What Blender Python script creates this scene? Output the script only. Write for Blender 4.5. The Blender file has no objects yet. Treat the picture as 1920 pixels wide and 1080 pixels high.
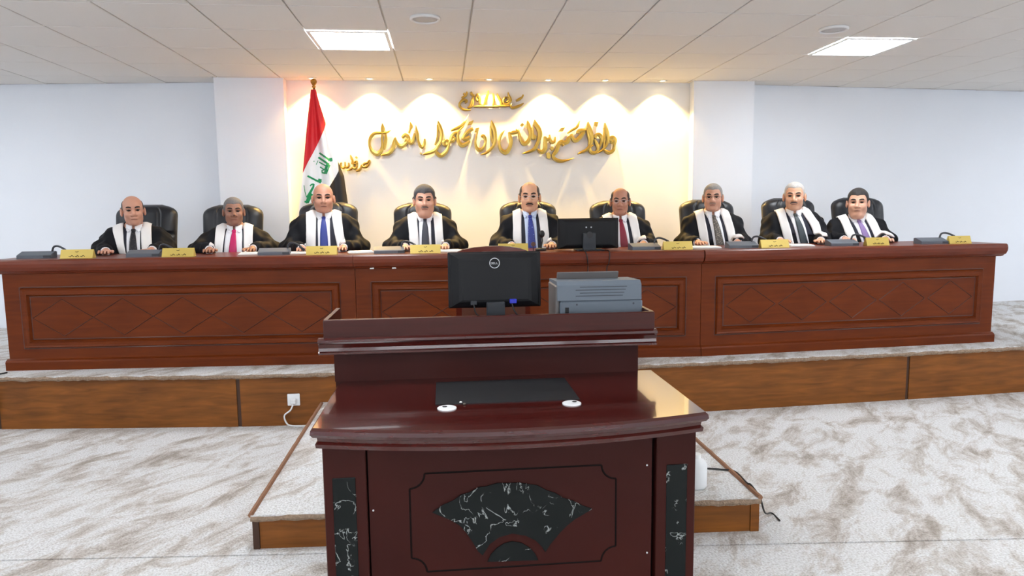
import bpy, bmesh, math, random
import numpy as np
from mathutils import Vector, Matrix, geometry
from mathutils.bvhtree import BVHTree
random.seed(7); np.random.seed(7)
scene = bpy.context.scene
COL = scene.collection
PI = math.pi

# ------------------------------------------------------------------ camera
F_PX, YAW, PITCH, ROLL, CAMZ = 1281.0, .0978, .1123, -.0116, 1.57
_cy, _sy = math.cos(YAW), math.sin(YAW)
_f0 = np.array([_sy, _cy, 0.]); _r0 = np.array([_cy, -_sy, 0.]); _u0 = np.array([0, 0, 1.])
_fw = _f0*math.cos(PITCH) - _u0*math.sin(PITCH)
_u1 = _u0*math.cos(PITCH) + _f0*math.sin(PITCH)
_rt = _r0*math.cos(ROLL) + _u1*math.sin(ROLL)
_up = _u1*math.cos(ROLL) - _r0*math.sin(ROLL)
cam_d = bpy.data.cameras.new('camera'); cam_d.sensor_width = 36; cam_d.lens = F_PX/1920*36
cam_d.clip_start = .05; cam_d.clip_end = 100
cam = bpy.data.objects.new('camera', cam_d); COL.objects.link(cam)
m = Matrix.Identity(4)
for i in range(3):
    m[i][0] = _rt[i]; m[i][1] = _up[i]; m[i][2] = -_fw[i]
m[2][3] = CAMZ
cam.matrix_world = m
scene.camera = cam
# ------------------------------------------------------------------ world, exposure
w = bpy.data.worlds.new('world'); scene.world = w; w.use_nodes = True
w.node_tree.nodes['Background'].inputs[0].default_value = (.8, .85, .9, 1)
w.node_tree.nodes['Background'].inputs[1].default_value = .05
vs = scene.view_settings
vs.view_transform = 'Standard'; vs.look = 'None'; vs.gamma = 1; vs.use_curve_mapping = False
vs.exposure = -0.08
PANEL_STRENGTH = 32.0
PANEL_COLOR = (.93, .965, 1.0)
SPOT_WATT = 150.0
SPOT_COLOR = (1.0, .64, .20)
FILL_STRENGTH = 4.0
scene.cycles.max_bounces = 6; scene.cycles.diffuse_bounces = 4; scene.cycles.glossy_bounces = 2; scene.cycles.transmission_bounces = 2

def _ray(x, y): return _fw*F_PX + _rt*(x-960) - _up*(y-540)
def at_z(x, y, z):            # where the line of sight meets a horizontal plane
    d = _ray(x, y); k = (z-CAMZ)/d[2]; return Vector((d[0]*k, d[1]*k, z))
def at_y(x, y, Y):            # where it meets a plane parallel to the back wall
    d = _ray(x, y); k = Y/d[1]; return Vector((d[0]*k, Y, CAMZ+d[2]*k))

# ------------------------------------------------------------------ materials
MATS = {}
def _new(name):
    mt = bpy.data.materials.new(name); mt.use_nodes = True
    nt = mt.node_tree; b = nt.nodes['Principled BSDF']; MATS[name] = mt
    return mt, nt, b
def srgb(r, g, b):
    f = lambda c: (c/255/12.92) if c/255 <= .04045 else ((c/255+.055)/1.055)**2.4
    return (f(r), f(g), f(b), 1)
def plain(name, col, rough=.5, metal=0, spec=.5, coat=0, noise=0, nscale=20, bump=0, bscale=200, coat_rough=.05):
    mt, nt, b = _new(name)
    b.inputs['Base Color'].default_value = col; b.inputs['Roughness'].default_value = rough
    b.inputs['Metallic'].default_value = metal; b.inputs['Specular IOR Level'].default_value = spec
    b.inputs['Coat Weight'].default_value = coat; b.inputs['Coat Roughness'].default_value = coat_rough
    tc = nt.nodes.new('ShaderNodeTexCoord')
    if noise:
        n = nt.nodes.new('ShaderNodeTexNoise'); n.inputs['Scale'].default_value = nscale; n.inputs['Detail'].default_value = 4
        nt.links.new(tc.outputs['Object'], n.inputs['Vector'])
        mx = nt.nodes.new('ShaderNodeMix'); mx.data_type = 'RGBA'
        mx.inputs['A'].default_value = tuple(c*(1-noise) for c in col[:3])+(1,)
        mx.inputs['B'].default_value = tuple(min(1, c*(1+noise)) for c in col[:3])+(1,)
        nt.links.new(n.outputs['Fac'], mx.inputs['Factor']); nt.links.new(mx.outputs['Result'], b.inputs['Base Color'])
    if bump:
        n2 = nt.nodes.new('ShaderNodeTexNoise'); n2.inputs['Scale'].default_value = bscale; n2.inputs['Detail'].default_value = 3
        nt.links.new(tc.outputs['Object'], n2.inputs['Vector'])
        bp = nt.nodes.new('ShaderNodeBump'); bp.inputs['Strength'].default_value = bump; bp.inputs['Distance'].default_value = .01
        nt.links.new(n2.outputs['Fac'], bp.inputs['Height']); nt.links.new(bp.outputs['Normal'], b.inputs['Normal'])
    return mt
def emit(name, col, strength):
    mt, nt, b = _new(name)
    b.inputs['Base Color'].default_value = (.8, .8, .8, 1)
    b.inputs['Emission Color'].default_value = tuple(col[:3])+(1,); b.inputs['Emission Strength'].default_value = strength
    return mt
def wood(name, dark, light, rough, stretch=(1.2, 14, 14), coat=.3, coat_rough=.12, spec=.5):
    mt, nt, b = _new(name)
    tc = nt.nodes.new('ShaderNodeTexCoord'); mp = nt.nodes.new('ShaderNodeMapping')
    mp.inputs['Scale'].default_value = stretch
    nt.links.new(tc.outputs['Object'], mp.inputs['Vector'])
    n = nt.nodes.new('ShaderNodeTexNoise'); n.inputs['Scale'].default_value = 2.2; n.inputs['Detail'].default_value = 7
    n.inputs['Distortion'].default_value = .6
    nt.links.new(mp.outputs['Vector'], n.inputs['Vector'])
    n2 = nt.nodes.new('ShaderNodeTexNoise'); n2.inputs['Scale'].default_value = 3.0; n2.inputs['Detail'].default_value = 2
    nt.links.new(tc.outputs['Object'], n2.inputs['Vector'])
    ad = nt.nodes.new('ShaderNodeMath'); ad.operation = 'MULTIPLY_ADD'; ad.inputs[1].default_value = .35
    nt.links.new(n2.outputs['Fac'], ad.inputs[0])
    sc = nt.nodes.new('ShaderNodeMath'); sc.operation = 'MULTIPLY'; sc.inputs[1].default_value = .65
    nt.links.new(n.outputs['Fac'], sc.inputs[0]); nt.links.new(sc.outputs[0], ad.inputs[2])
    cr = nt.nodes.new('ShaderNodeValToRGB')
    cr.color_ramp.elements[0].position = .32; cr.color_ramp.elements[0].color = dark
    cr.color_ramp.elements[1].position = .68; cr.color_ramp.elements[1].color = light
    nt.links.new(ad.outputs[0], cr.inputs['Fac']); nt.links.new(cr.outputs['Color'], b.inputs['Base Color'])
    b.inputs['Roughness'].default_value = rough; b.inputs['Coat Weight'].default_value = coat
    b.inputs['Coat Roughness'].default_value = coat_rough; b.inputs['Specular IOR Level'].default_value = spec
    return mt
def marble(name):
    mt, nt, b = _new(name)
    tc = nt.nodes.new('ShaderNodeTexCoord')
    n = nt.nodes.new('ShaderNodeTexNoise'); n.inputs['Scale'].default_value = 8; n.inputs['Detail'].default_value = 5; n.inputs['Distortion'].default_value = 1.4
    nt.links.new(tc.outputs['Object'], n.inputs['Vector'])
    v = nt.nodes.new('ShaderNodeMath'); v.operation = 'SUBTRACT'; v.inputs[1].default_value = .5; nt.links.new(n.outputs['Fac'], v.inputs[0])
    a = nt.nodes.new('ShaderNodeMath'); a.operation = 'ABSOLUTE'; nt.links.new(v.outputs[0], a.inputs[0])
    cr = nt.nodes.new('ShaderNodeValToRGB')
    cr.color_ramp.elements[0].position = 0; cr.color_ramp.elements[0].color = srgb(165, 170, 168)
    cr.color_ramp.elements[1].position = .012; cr.color_ramp.elements[1].color = srgb(20, 24, 24)
    n2 = nt.nodes.new('ShaderNodeTexNoise'); n2.inputs['Scale'].default_value = 14; nt.links.new(tc.outputs['Object'], n2.inputs['Vector'])
    g2 = nt.nodes.new('ShaderNodeMapRange'); g2.inputs['From Min'].default_value = .40; g2.inputs['From Max'].default_value = .52; g2.inputs['To Min'].default_value = .03; g2.inputs['To Max'].default_value = 0
    nt.links.new(n2.outputs['Fac'], g2.inputs['Value'])
    ad = nt.nodes.new('ShaderNodeMath'); nt.links.new(a.outputs[0], ad.inputs[0]); nt.links.new(g2.outputs['Result'], ad.inputs[1])
    nt.links.new(ad.outputs[0], cr.inputs['Fac']); nt.links.new(cr.outputs['Color'], b.inputs['Base Color'])
    b.inputs['Roughness'].default_value = .25; b.inputs['Specular IOR Level'].default_value = .2
    return mt
def carpet(name):
    mt, nt, b = _new(name)
    tc = nt.nodes.new('ShaderNodeTexCoord'); geo = nt.nodes.new('ShaderNodeNewGeometry')
    mp = nt.nodes.new('ShaderNodeMapping'); mp.inputs['Scale'].default_value = (.95, 2.0, 1.0)
    m0 = nt.nodes.new('ShaderNodeMapping'); m0.inputs['Rotation'].default_value = (0, 0, -.9)
    nt.links.new(geo.outputs['Position'], m0.inputs['Vector']); nt.links.new(m0.outputs['Vector'], mp.inputs['Vector'])
    n = nt.nodes.new('ShaderNodeTexNoise'); n.inputs['Scale'].default_value = 2.9; n.inputs['Detail'].default_value = 9; n.inputs['Roughness'].default_value = .70
    n.inputs['Distortion'].default_value = .5
    nt.links.new(mp.outputs['Vector'], n.inputs['Vector'])
    cr = nt.nodes.new('ShaderNodeValToRGB'); e = cr.color_ramp.elements
    e[0].position = .35; e[0].color = srgb(176, 167, 158)
    e[1].position = .54; e[1].color = srgb(237, 238, 239)
    x = e.new(.45); x.color = srgb(213, 208, 203)
    nt.links.new(n.outputs['Fac'], cr.inputs['Fac'])
    f = nt.nodes.new('ShaderNodeTexNoise'); f.inputs['Scale'].default_value = 95; f.inputs['Detail'].default_value = 4
    nt.links.new(geo.outputs['Position'], f.inputs['Vector'])
    f2 = nt.nodes.new('ShaderNodeValToRGB'); f2.color_ramp.elements[0].position = .3; f2.color_ramp.elements[0].color = (.70, .68, .66, 1)
    f2.color_ramp.elements[1].position = .6; f2.color_ramp.elements[1].color = (1, 1, 1, 1)
    nt.links.new(f.outputs['Fac'], f2.inputs['Fac'])
    mx = nt.nodes.new('ShaderNodeMix'); mx.data_type = 'RGBA'; mx.blend_type = 'MULTIPLY'; mx.inputs['Factor'].default_value = 1
    nt.links.new(cr.outputs['Color'], mx.inputs['A']); nt.links.new(f2.outputs['Color'], mx.inputs['B'])
    nt.links.new(mx.outputs['Result'], b.inputs['Base Color'])
    b.inputs['Roughness'].default_value = .95; b.inputs['Specular IOR Level'].default_value = .1
    bp = nt.nodes.new('ShaderNodeBump'); bp.inputs['Strength'].default_value = .7; bp.inputs['Distance'].default_value = .02
    nt.links.new(f.outputs['Fac'], bp.inputs['Height']); nt.links.new(bp.outputs['Normal'], b.inputs['Normal'])
    return mt
def patterned(name, base, spot, scale, thr=.42):
    mt, nt, b = _new(name)
    tc = nt.nodes.new('ShaderNodeTexCoord'); v = nt.nodes.new('ShaderNodeTexVoronoi'); v.inputs['Scale'].default_value = scale
    nt.links.new(tc.outputs['Object'], v.inputs['Vector'])
    cr = nt.nodes.new('ShaderNodeValToRGB'); cr.color_ramp.elements[0].position = thr-.1; cr.color_ramp.elements[0].color = spot
    cr.color_ramp.elements[1].position = thr; cr.color_ramp.elements[1].color = base
    nt.links.new(v.outputs['Distance'], cr.inputs['Fac']); nt.links.new(cr.outputs['Color'], b.inputs['Base Color'])
    b.inputs['Roughness'].default_value = .45
    return mt

plain('wall', srgb(239, 243, 250), .85, noise=.015, nscale=3)
plain('niche', srgb(236, 236, 236), .8)
plain('tile', srgb(231, 228, 224), .9, noise=.02, nscale=60)
plain('runner', srgb(214, 212, 210), .6)
plain('metalwhite', srgb(235, 235, 235), .4)
plain('grille', srgb(196, 196, 196), .6)
emit('panel', PANEL_COLOR, PANEL_STRENGTH)
emit('lamp', (1, .8, .45), 40)
emit('fill_glow', (.86, .93, 1.0), FILL_STRENGTH)  # glow of the added rear panes, no sky behind them
carpet('carpet')
plain('fray', srgb(150, 128, 108), .95, noise=.55, nscale=70, bump=1, bscale=120)
plain('binding', srgb(140, 100, 75), .8, noise=.3, nscale=60)
wood('bench', srgb(90, 36, 7), srgb(113, 49, 12), .42, coat=.02, spec=.16)
wood('bench_groove', srgb(64, 24, 8), srgb(84, 34, 12), .4, coat=.1)
wood('bench_top', srgb(92, 33, 11), srgb(114, 46, 18), .36, coat=.1, spec=.3)
wood('fascia', srgb(98, 55, 10), srgb(142, 84, 26), .5, coat=.05, spec=.3)
plain('joint', srgb(62, 34, 14), .6)
wood('desk', srgb(50, 17, 14), srgb(62, 23, 18), .42, stretch=(1, 1, 1), coat=.0, spec=.16)
wood('desk_satin', srgb(58, 20, 15), srgb(70, 25, 18), .34, stretch=(1.5, 24, 24), coat=.0, spec=.3)
wood('desk_top', srgb(60, 17, 14), srgb(72, 22, 18), .16, stretch=(1.5, 24, 24), coat=.6, coat_rough=.04)
plain('desk_groove', srgb(16, 7, 6), .6, spec=.1)
marble('marble')
plain('mat', srgb(14, 15, 20), .6, bump=.1, bscale=500)
plain('whiteplastic', srgb(232, 234, 236), .4)
plain('offwhite', srgb(238, 238, 236), .6)
plain('dark', srgb(24, 24, 26), .5)
plain('cable', srgb(20, 20, 22), .5)
plain('monitor', srgb(18, 19, 22), .5, spec=.25)
plain('monitor_gray', srgb(50, 53, 58), .45, spec=.3)
plain('silver', srgb(200, 204, 208), .3)
plain('blueplug', srgb(40, 50, 190), .4)
plain('printer', srgb(100, 110, 121), .5)
plain('printer_dark', srgb(60, 66, 74), .5)
plain('printer_lid', srgb(104, 101, 100), .5)
plain('leather', srgb(25, 28, 35), .36, bump=.12, bscale=260)
plain('stitch', srgb(92, 84, 72), .6)
wood('chairwood', srgb(72, 22, 12), srgb(104, 38, 22), .25)
plain('brownleather', srgb(84, 46, 32), .4)
plain('chrome', srgb(120, 120, 124), .25, metal=1)
plain('robe', srgb(19, 20, 25), .72, spec=.2)
plain('satin', srgb(246, 244, 242), .38, spec=.5, bump=.06, bscale=30)
plain('suit', srgb(25, 28, 44), .7)
plain('shirt', srgb(240, 241, 246), .7)
plain('shirtblue', srgb(205, 220, 244), .7)
plain('gold', srgb(184, 154, 78), .34, metal=1, noise=.08, nscale=30)
plain('goldplate', srgb(212, 186, 96), .4, metal=.25)
plain('ink', srgb(60, 44, 16), .6)
plain('micgray', srgb(92, 98, 108), .4)
plain('micdark', srgb(48, 52, 60), .4)
plain('red', srgb(206, 26, 38), .6); plain('flagwhite', srgb(238, 238, 240), .6); plain('flagblack', srgb(26, 22, 24), .6)
plain('green', srgb(14, 140, 84), .6)
plain('brass', srgb(160, 120, 58), .3, metal=1)
plain('paper', srgb(244, 244, 242), .8)
plain('eyewhite', srgb(222, 214, 208), .3); plain('iris', srgb(30, 20, 16), .2)
plain('lip', srgb(124, 66, 58), .5); plain('lens', srgb(200, 205, 210), .1)
plain('shoe', srgb(18, 16, 16), .3); plain('socketwhite', srgb(236, 238, 240), .35)

# ------------------------------------------------------------------ mesh helpers
def link(o): COL.objects.link(o); return o
def root_loc(o):
    while o.parent: o = o.parent
    return Vector(o.location)
def empty(name, loc, rz=0):
    o = bpy.data.objects.new(name, None); o.empty_display_size = .05; link(o); o.location = loc; o.rotation_euler = (0, 0, rz); return o
def tag(o, label=None, cat=None, group=None, kind=None):
    if label: o['label'] = label
    if cat: o['category'] = cat
    if group: o['group'] = group
    if kind: o['kind'] = kind
    return o
class MB:
    def __init__(s): s.v = []; s.f = []; s.mi = []
    def add(s, vs, fs, mi=0):
        o = len(s.v); s.v.extend([tuple(p) for p in vs]); s.f.extend([tuple(i+o for i in f) for f in fs]); s.mi.extend([mi]*len(fs)); return s
    def box(s, a, b, mi=0, M=None, bev=0):
        x0, y0, z0 = a; x1, y1, z1 = b
        if bev:
            c = [(x0+x1)/2, (y0+y1)/2, (z0+z1)/2]; h = [(x1-x0)/2, (y1-y0)/2, (z1-z0)/2]; bev = min(bev, min(h)*.9)
            vs, idx = [], {}
            for sx in (-1, 1):
                for sy in (-1, 1):
                    for sz in (-1, 1):
                        sg = (sx, sy, sz)
                        for ax in range(3):
                            p = [c[k]+sg[k]*(h[k]-(0 if k == ax else bev)) for k in range(3)]
                            idx[(sg, ax)] = len(vs); vs.append(p)
            fs = []
            for ax in range(3):
                u, v_ = (ax+1) % 3, (ax+2) % 3
                for sd in (-1, 1):
                    q = []
                    for su, sv in ((-1, -1), (1, -1), (1, 1), (-1, 1)):
                        sg = [0]*3; sg[ax] = sd; sg[u] = su; sg[v_] = sv; q.append(idx[(tuple(sg), ax)])
                    fs.append(q if sd > 0 else q[::-1])
            for ax in range(3):
                u, v_ = (ax+1) % 3, (ax+2) % 3
                for su in (-1, 1):
                    for sv in (-1, 1):
                        a_, b_ = [0]*3, [0]*3; a_[ax] = -1; b_[ax] = 1
                        for t in (a_, b_): t[u] = su; t[v_] = sv
                        a_, b_ = tuple(a_), tuple(b_)
                        q = [idx[(a_, u)], idx[(b_, u)], idx[(b_, v_)], idx[(a_, v_)]]
                        fs.append(q if su*sv < 0 else q[::-1])
            for sx in (-1, 1):
                for sy in (-1, 1):
                    for sz in (-1, 1):
                        t = [idx[((sx, sy, sz), k)] for k in range(3)]
                        fs.append(t if sx*sy*sz > 0 else t[::-1])
        else:
            vs = [(x0, y0, z0), (x1, y0, z0), (x1, y1, z0), (x0, y1, z0), (x0, y0, z1), (x1, y0, z1), (x1, y1, z1), (x0, y1, z1)]
            fs = [(0, 3, 2, 1), (4, 5, 6, 7), (0, 1, 5, 4), (1, 2, 6, 5), (2, 3, 7, 6), (3, 0, 4, 7)]
        if M: vs = [M @ Vector(p) for p in vs]
        return s.add(vs, fs, mi)
    def prism(s, poly, z0, z1, mi=0, axis='z', M=None):      # poly in the plane normal to axis, counter-clockwise
        n = len(poly)
        if axis == 'z': lo = [(x, y, z0) for x, y in poly]; hi = [(x, y, z1) for x, y in poly]
        elif axis == 'y': lo = [(x, z0, y) for x, y in poly]; hi = [(x, z1, y) for x, y in poly]
        else: lo = [(z0, x, y) for x, y in poly]; hi = [(z1, x, y) for x, y in poly]
        vs = lo+hi
        if M: vs = [M @ Vector(p) for p in vs]
        fs = [tuple(range(n))[::-1], tuple(range(n, 2*n))]+[(i, (i+1) % n, n+(i+1) % n, n+i) for i in range(n)]
        if axis == 'y': fs = [f[::-1] for f in fs]
        return s.add(vs, fs, mi)
    def tube(s, pts, r, n=8, mi=0, closed=False, flat=1.0):
        P = [Vector(p) for p in pts]; R = r if isinstance(r, (list, tuple)) else [r]*len(P); vs = []; fs = []
        prev = None
        for i, p in enumerate(P):
            if closed: t = P[(i+1) % len(P)]-P[i-1]
            else: t = P[min(i+1, len(P)-1)]-P[max(i-1, 0)]
            t.normalize()
            a = Vector((0, 0, 1)) if abs(t.z) < .9 else Vector((1, 0, 0))
            if prev is not None:
                u = prev - t*prev.dot(t)
                if u.length < 1e-5: u = t.cross(a)
            else: u = t.cross(a)
            u.normalize(); prev = u; v = t.cross(u)
            for k in range(n):
                an = 2*PI*k/n; vs.append(p+(u*math.cos(an)+v*math.sin(an)*flat)*R[i])
        L = len(P)
        for i in range(L if closed else L-1):
            j = (i+1) % L
            for k in range(n): fs.append((i*n+k, i*n+(k+1) % n, j*n+(k+1) % n, j*n+k))
        if not closed: fs += [tuple(range(n))[::-1], tuple(range((L-1)*n, L*n))]
        return s.add(vs, fs, mi)
    def cyl(s, c, r, h, n=24, mi=0, axis='z', r2=None):
        r2 = r if r2 is None else r2; vs = []
        for q, (rr, hh) in enumerate(((r, 0), (r2, h))):
            for k in range(n):
                a = 2*PI*k/n; x, y = rr*math.cos(a), rr*math.sin(a)
                d = {'z': (x, y, hh), 'y': (x, hh, y), 'x': (hh, x, y)}[axis]
                vs.append((c[0]+d[0], c[1]+d[1], c[2]+d[2]))
        fs = [(k, (k+1) % n, n+(k+1) % n, n+k) for k in range(n)]+[tuple(range(n))[::-1], tuple(range(n, 2*n))]
        if axis == 'y': fs = [f[::-1] for f in fs]
        return s.add(vs, fs, mi)
    def lathe(s, c, prof, n=24, mi=0, sx=1, sy=1):
        vs = []; fs = []
        for r, z in prof:
            for k in range(n):
                a = 2*PI*k/n; vs.append((c[0]+sx*r*math.cos(a), c[1]+sy*r*math.sin(a), c[2]+z))
        for i in range(len(prof)-1):
            for k in range(n): fs.append((i*n+k, i*n+(k+1) % n, (i+1)*n+(k+1) % n, (i+1)*n+k))
        fs += [tuple(range(n))[::-1], tuple(range((len(prof)-1)*n, len(prof)*n))]
        return s.add(vs, fs, mi)
    def mesh(s, name, mats, off=None, smooth=False):
        me = bpy.data.meshes.new(name)
        vs = s.v if off is None else [(p[0]-off[0], p[1]-off[1], p[2]-off[2]) for p in s.v]
        me.from_pydata(vs, [], s.f)
        for mt in (mats if isinstance(mats, (list, tuple)) else [mats]): me.materials.append(MATS[mt])
        if any(s.mi): me.polygons.foreach_set('material_index', s.mi)
        if smooth: me.polygons.foreach_set('use_smooth', [True]*len(me.polygons))
        me.update(); return me
    def build(s, name, mats, parent=None, local=False, smooth=False):
        off = root_loc(parent) if (parent is not None and not local) else None
        o = bpy.data.objects.new(name, s.mesh(name, mats, off, smooth)); link(o)
        if parent is not None: o.parent = parent
        return o
def inst(name, me, parent=None, loc=(0, 0, 0), rot=(0, 0, 0), scale=(1, 1, 1)):
    o = bpy.data.objects.new(name, me); link(o); o.location = loc; o.rotation_euler = rot; o.scale = scale
    if parent is not None: o.parent = parent
    return o
def np_obj(name, V, F, mats, parent=None, smooth=True, mi=None):
    me = bpy.data.meshes.new(name); me.from_pydata(V.tolist() if hasattr(V, 'tolist') else V, [], F.tolist() if hasattr(F, 'tolist') else F)
    for mt in (mats if isinstance(mats, (list, tuple)) else [mats]): me.materials.append(MATS[mt])
    if smooth: me.polygons.foreach_set('use_smooth', [True]*len(me.polygons))
    if mi is not None: me.polygons.foreach_set('material_index', mi)
    me.update(); o = bpy.data.objects.new(name, me); link(o)
    if parent is not None: o.parent = parent
    return o
def catmull(pts, n=6):
    P = [np.array(p, float) for p in pts]
    if len(P) < 3: return [P[0]*(1-t)+P[-1]*t for t in np.linspace(0, 1, n+1)]
    out = []; Q = [2*P[0]-P[1]]+P+[2*P[-1]-P[-2]]
    for i in range(1, len(Q)-2):
        for k in range(n):
            t = k/n; a, b, c, d = Q[i-1:i+3]
            out.append(.5*((2*b)+(-a+c)*t+(2*a-5*b+4*c-d)*t*t+(-a+3*b-3*c+d)*t**3))
    out.append(P[-1]); return out
def struct(mb, name, mats, parent=None, smooth=False):
    o = mb.build(name, mats, parent, smooth=smooth)
    if parent is None: o['kind'] = 'structure'
    return o

# ------------------------------------------------------------------ room shell
CEIL = 2.911; DAIS = .40
XL, XR, YB = -6.2, 8.6, -5.5
PIER_Y, NICHE_Y = 7.16, 7.285
fl = struct(MB().box((XL, YB, -.12), (XR, 5.6, -.012)), 'floor', 'carpet')
seamL = at_z(0, 1052, 0); seamR = at_z(470, 1042, 0)
ys = lambda x: seamL.y+(x-seamL.x)*(seamR.y-seamL.y)/(seamR.x-seamL.x)
MB().prism([(XL, YB), (XR, YB), (XR, ys(XR)), (XL, ys(XL))], -.012, 0).build('carpet_strip', 'carpet', fl)
MB().prism([(XL, ys(XL)+.012), (XR, ys(XR)+.012), (XR, 5.3), (XL, 5.3)], -.012, 0).build('carpet_strip', 'carpet', fl)
# walls
struct(MB().box((XL-.15, YB, -.1), (XL, 8.0, CEIL)), 'wall_left', 'wall')
struct(MB().box((XR, YB, -.1), (XR+.15, 8.0, CEIL)), 'wall_right', 'wall')
struct(MB().box((XL-.15, YB-.15, -.1), (XR+.15, YB, CEIL)), 'wall_rear', 'wall')
for k, wx0 in enumerate((-4.9, -1.2, 2.5)):  # unseen windows with glowing panes, added to light the walls from the front
    o = MB()
    for a, b in (((wx0, .95), (wx0+3.2, 1.0)), ((wx0, 2.35), (wx0+3.2, 2.4)), ((wx0, 1.0), (wx0+.05, 2.35)), ((wx0+3.15, 1.0), (wx0+3.2, 2.35)), ((wx0+1.575, 1.0), (wx0+1.625, 2.35))):
        o.box((a[0], YB, a[1]), (b[0], YB+.06, b[1]))
    o = struct(o, 'fill_window_%d' % (k+1), 'metalwhite')
    for q in (0, 1): MB().box((wx0+.05+q*1.575, YB+.01, 1.0), (wx0+1.575+q*1.575, YB+.02, 2.35)).build('pane', 'fill_glow', o)
WL = lambda x: 7.43+(-2.2-x)*.09
WR = lambda x: 7.37+(x-3.27)*.085
struct(MB().prism([(XL, WL(XL)), (-2.2, WL(-2.2)), (-2.2, 8), (XL, 8)], -.1, CEIL), 'wall_back_left', 'wall')
struct(MB().prism([(3.27, WR(3.27)), (XR, WR(XR)), (XR, 8), (3.27, 8)], -.1, CEIL), 'wall_back_right', 'wall')
pl0, pl1 = at_y(409, 300, PIER_Y).x, at_y(538, 300, PIER_Y).x
pr0, pr1 = at_y(1299, 300, PIER_Y).x, at_y(1411, 300, PIER_Y).x
struct(MB().box((pl0, PIER_Y, .3), (pl1, 7.9, CEIL)), 'wall_pier_left', 'wall')
struct(MB().box((pr0, PIER_Y, .3), (pr1, 7.9, CEIL)), 'wall_pier_right', 'wall')
struct(MB().box((pl1, NICHE_Y, .3), (pr0, 7.9, CEIL)), 'wall_niche', 'niche')

# ceiling with separate tiles in view
ceil = struct(MB().box((XL-.15, YB-.15, CEIL+.008), (XR+.15, 8.0, CEIL+.1)), 'ceiling', 'runner')
GX, GY = .2177, 4.1187                        # grid origin (tile corner)
PAN_COLS = (-9, -2, 5, 12); PAN_ROWS = (2, -2, -6, -10, -14)  # outermost right column is unseen, added to brighten that side
g = .006
tile_me = {}
def tile_mesh(wx, wy):
    k = (round(wx, 3), round(wy, 3))
    if k not in tile_me: tile_me[k] = MB().box((0, 0, 0), (wx, wy, .012), bev=.003).mesh('ceiling_tile', 'tile')
    return tile_me[k]
def ymax(x0, x1):
    if x1 <= pl0: return WL(x1)
    if x1 <= pl1+1e-4: return PIER_Y
    if x1 <= pr0+1e-4: return NICHE_Y
    if x1 <= pr1+1e-4: return PIER_Y
    return WR(x0)
FIRST_ROW = -1
c0 = int(math.floor((XL-GX)/.6)); c1 = int(math.ceil((XR-GX)/.6))
for r in range(FIRST_ROW, 6):
    y0 = GY+r*.6; y1 = y0+.6
    for c in range(c0, c1):
        x0 = max(XL, GX+c*.6); x1 = min(XR, GX+c*.6+.6)
        if r in PAN_ROWS and c in PAN_COLS: continue
        xs = [x0]+[b for b in (pl0, pl1, pr0, pr1) if x0 < b < x1]+[x1] if r == 5 else [x0, x1]
        for a, b in zip(xs, xs[1:]):
            ye = min(y1, ymax(a, b)) if r == 5 else y1
            if ye-y0 < .02 or b-a < .02: continue
            inst('ceiling_tile', tile_mesh(b-a-2*g, ye-y0-g-(g if ye == y1 else 0)), ceil, (a+g, y0+g, CEIL-.004))
# plain soffit behind the viewer (beyond the tiles in view), leaving the light panels open
ysplit = GY+FIRST_ROW*.6
MB().box((XL, YB, CEIL-.004), (XR, ysplit-g, CEIL+.008)).build('ceiling_soffit', 'tile', ceil)

def light_panel(c, r, label):
    x0, y0 = GX+c*.6, GY+r*.6
    t = empty('ceiling_light_panel', (x0+.3, y0+.3, CEIL-.012)); tag(t, label, 'ceiling light', 'square ceiling light panels')
    zt = CEIL-.005
    f = MB()
    for a, b in (((x0+.004, y0+.004), (x0+.596, y0+.03)), ((x0+.004, y0+.57), (x0+.596, y0+.596)), ((x0+.004, y0+.03), (x0+.03, y0+.57)), ((x0+.57, y0+.03), (x0+.596, y0+.57))):
        f.box((a[0], a[1], zt-.008), (b[0], b[1], zt))
    f.build('panel_frame', 'metalwhite', t)
    MB().box((x0+.03, y0+.03, zt-.006), (x0+.57, y0+.57, zt-.001)).build('diffuser', 'panel', t)
for r in PAN_ROWS:
    for c in PAN_COLS:
        if r == 2 and c == -2: lb = 'square lit ceiling panel left of centre, nearest the flag'
        elif r == 2 and c == 5: lb = 'square lit ceiling panel on the right, beside the round speaker'
        else: lb = 'square lit ceiling panel outside the view of the photograph'
        light_panel(c, r, lb)
for px, py, lb in ((797, 35, 'round white ceiling speaker right of the left light panel'), (1563, 55, 'round white ceiling speaker left of the right light panel')):
    p = at_z(px, py, CEIL-.01)
    t = empty('ceiling_speaker', (p.x, p.y, CEIL-.004)); tag(t, lb, 'speaker', 'round ceiling speakers')
    MB().lathe((p.x, p.y, CEIL-.004), [(.105, 0), (.107, -.012), (.098, -.02), (.088, -.014), (.088, -.002)], 32).build('rim', 'metalwhite', t, smooth=True)
    MB().lathe((p.x, p.y, CEIL-.004), [(.087, -.004), (.087, -.010), (.05, -.013), (.01, -.014)], 32).build('grille', 'grille', t, smooth=True)
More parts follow.
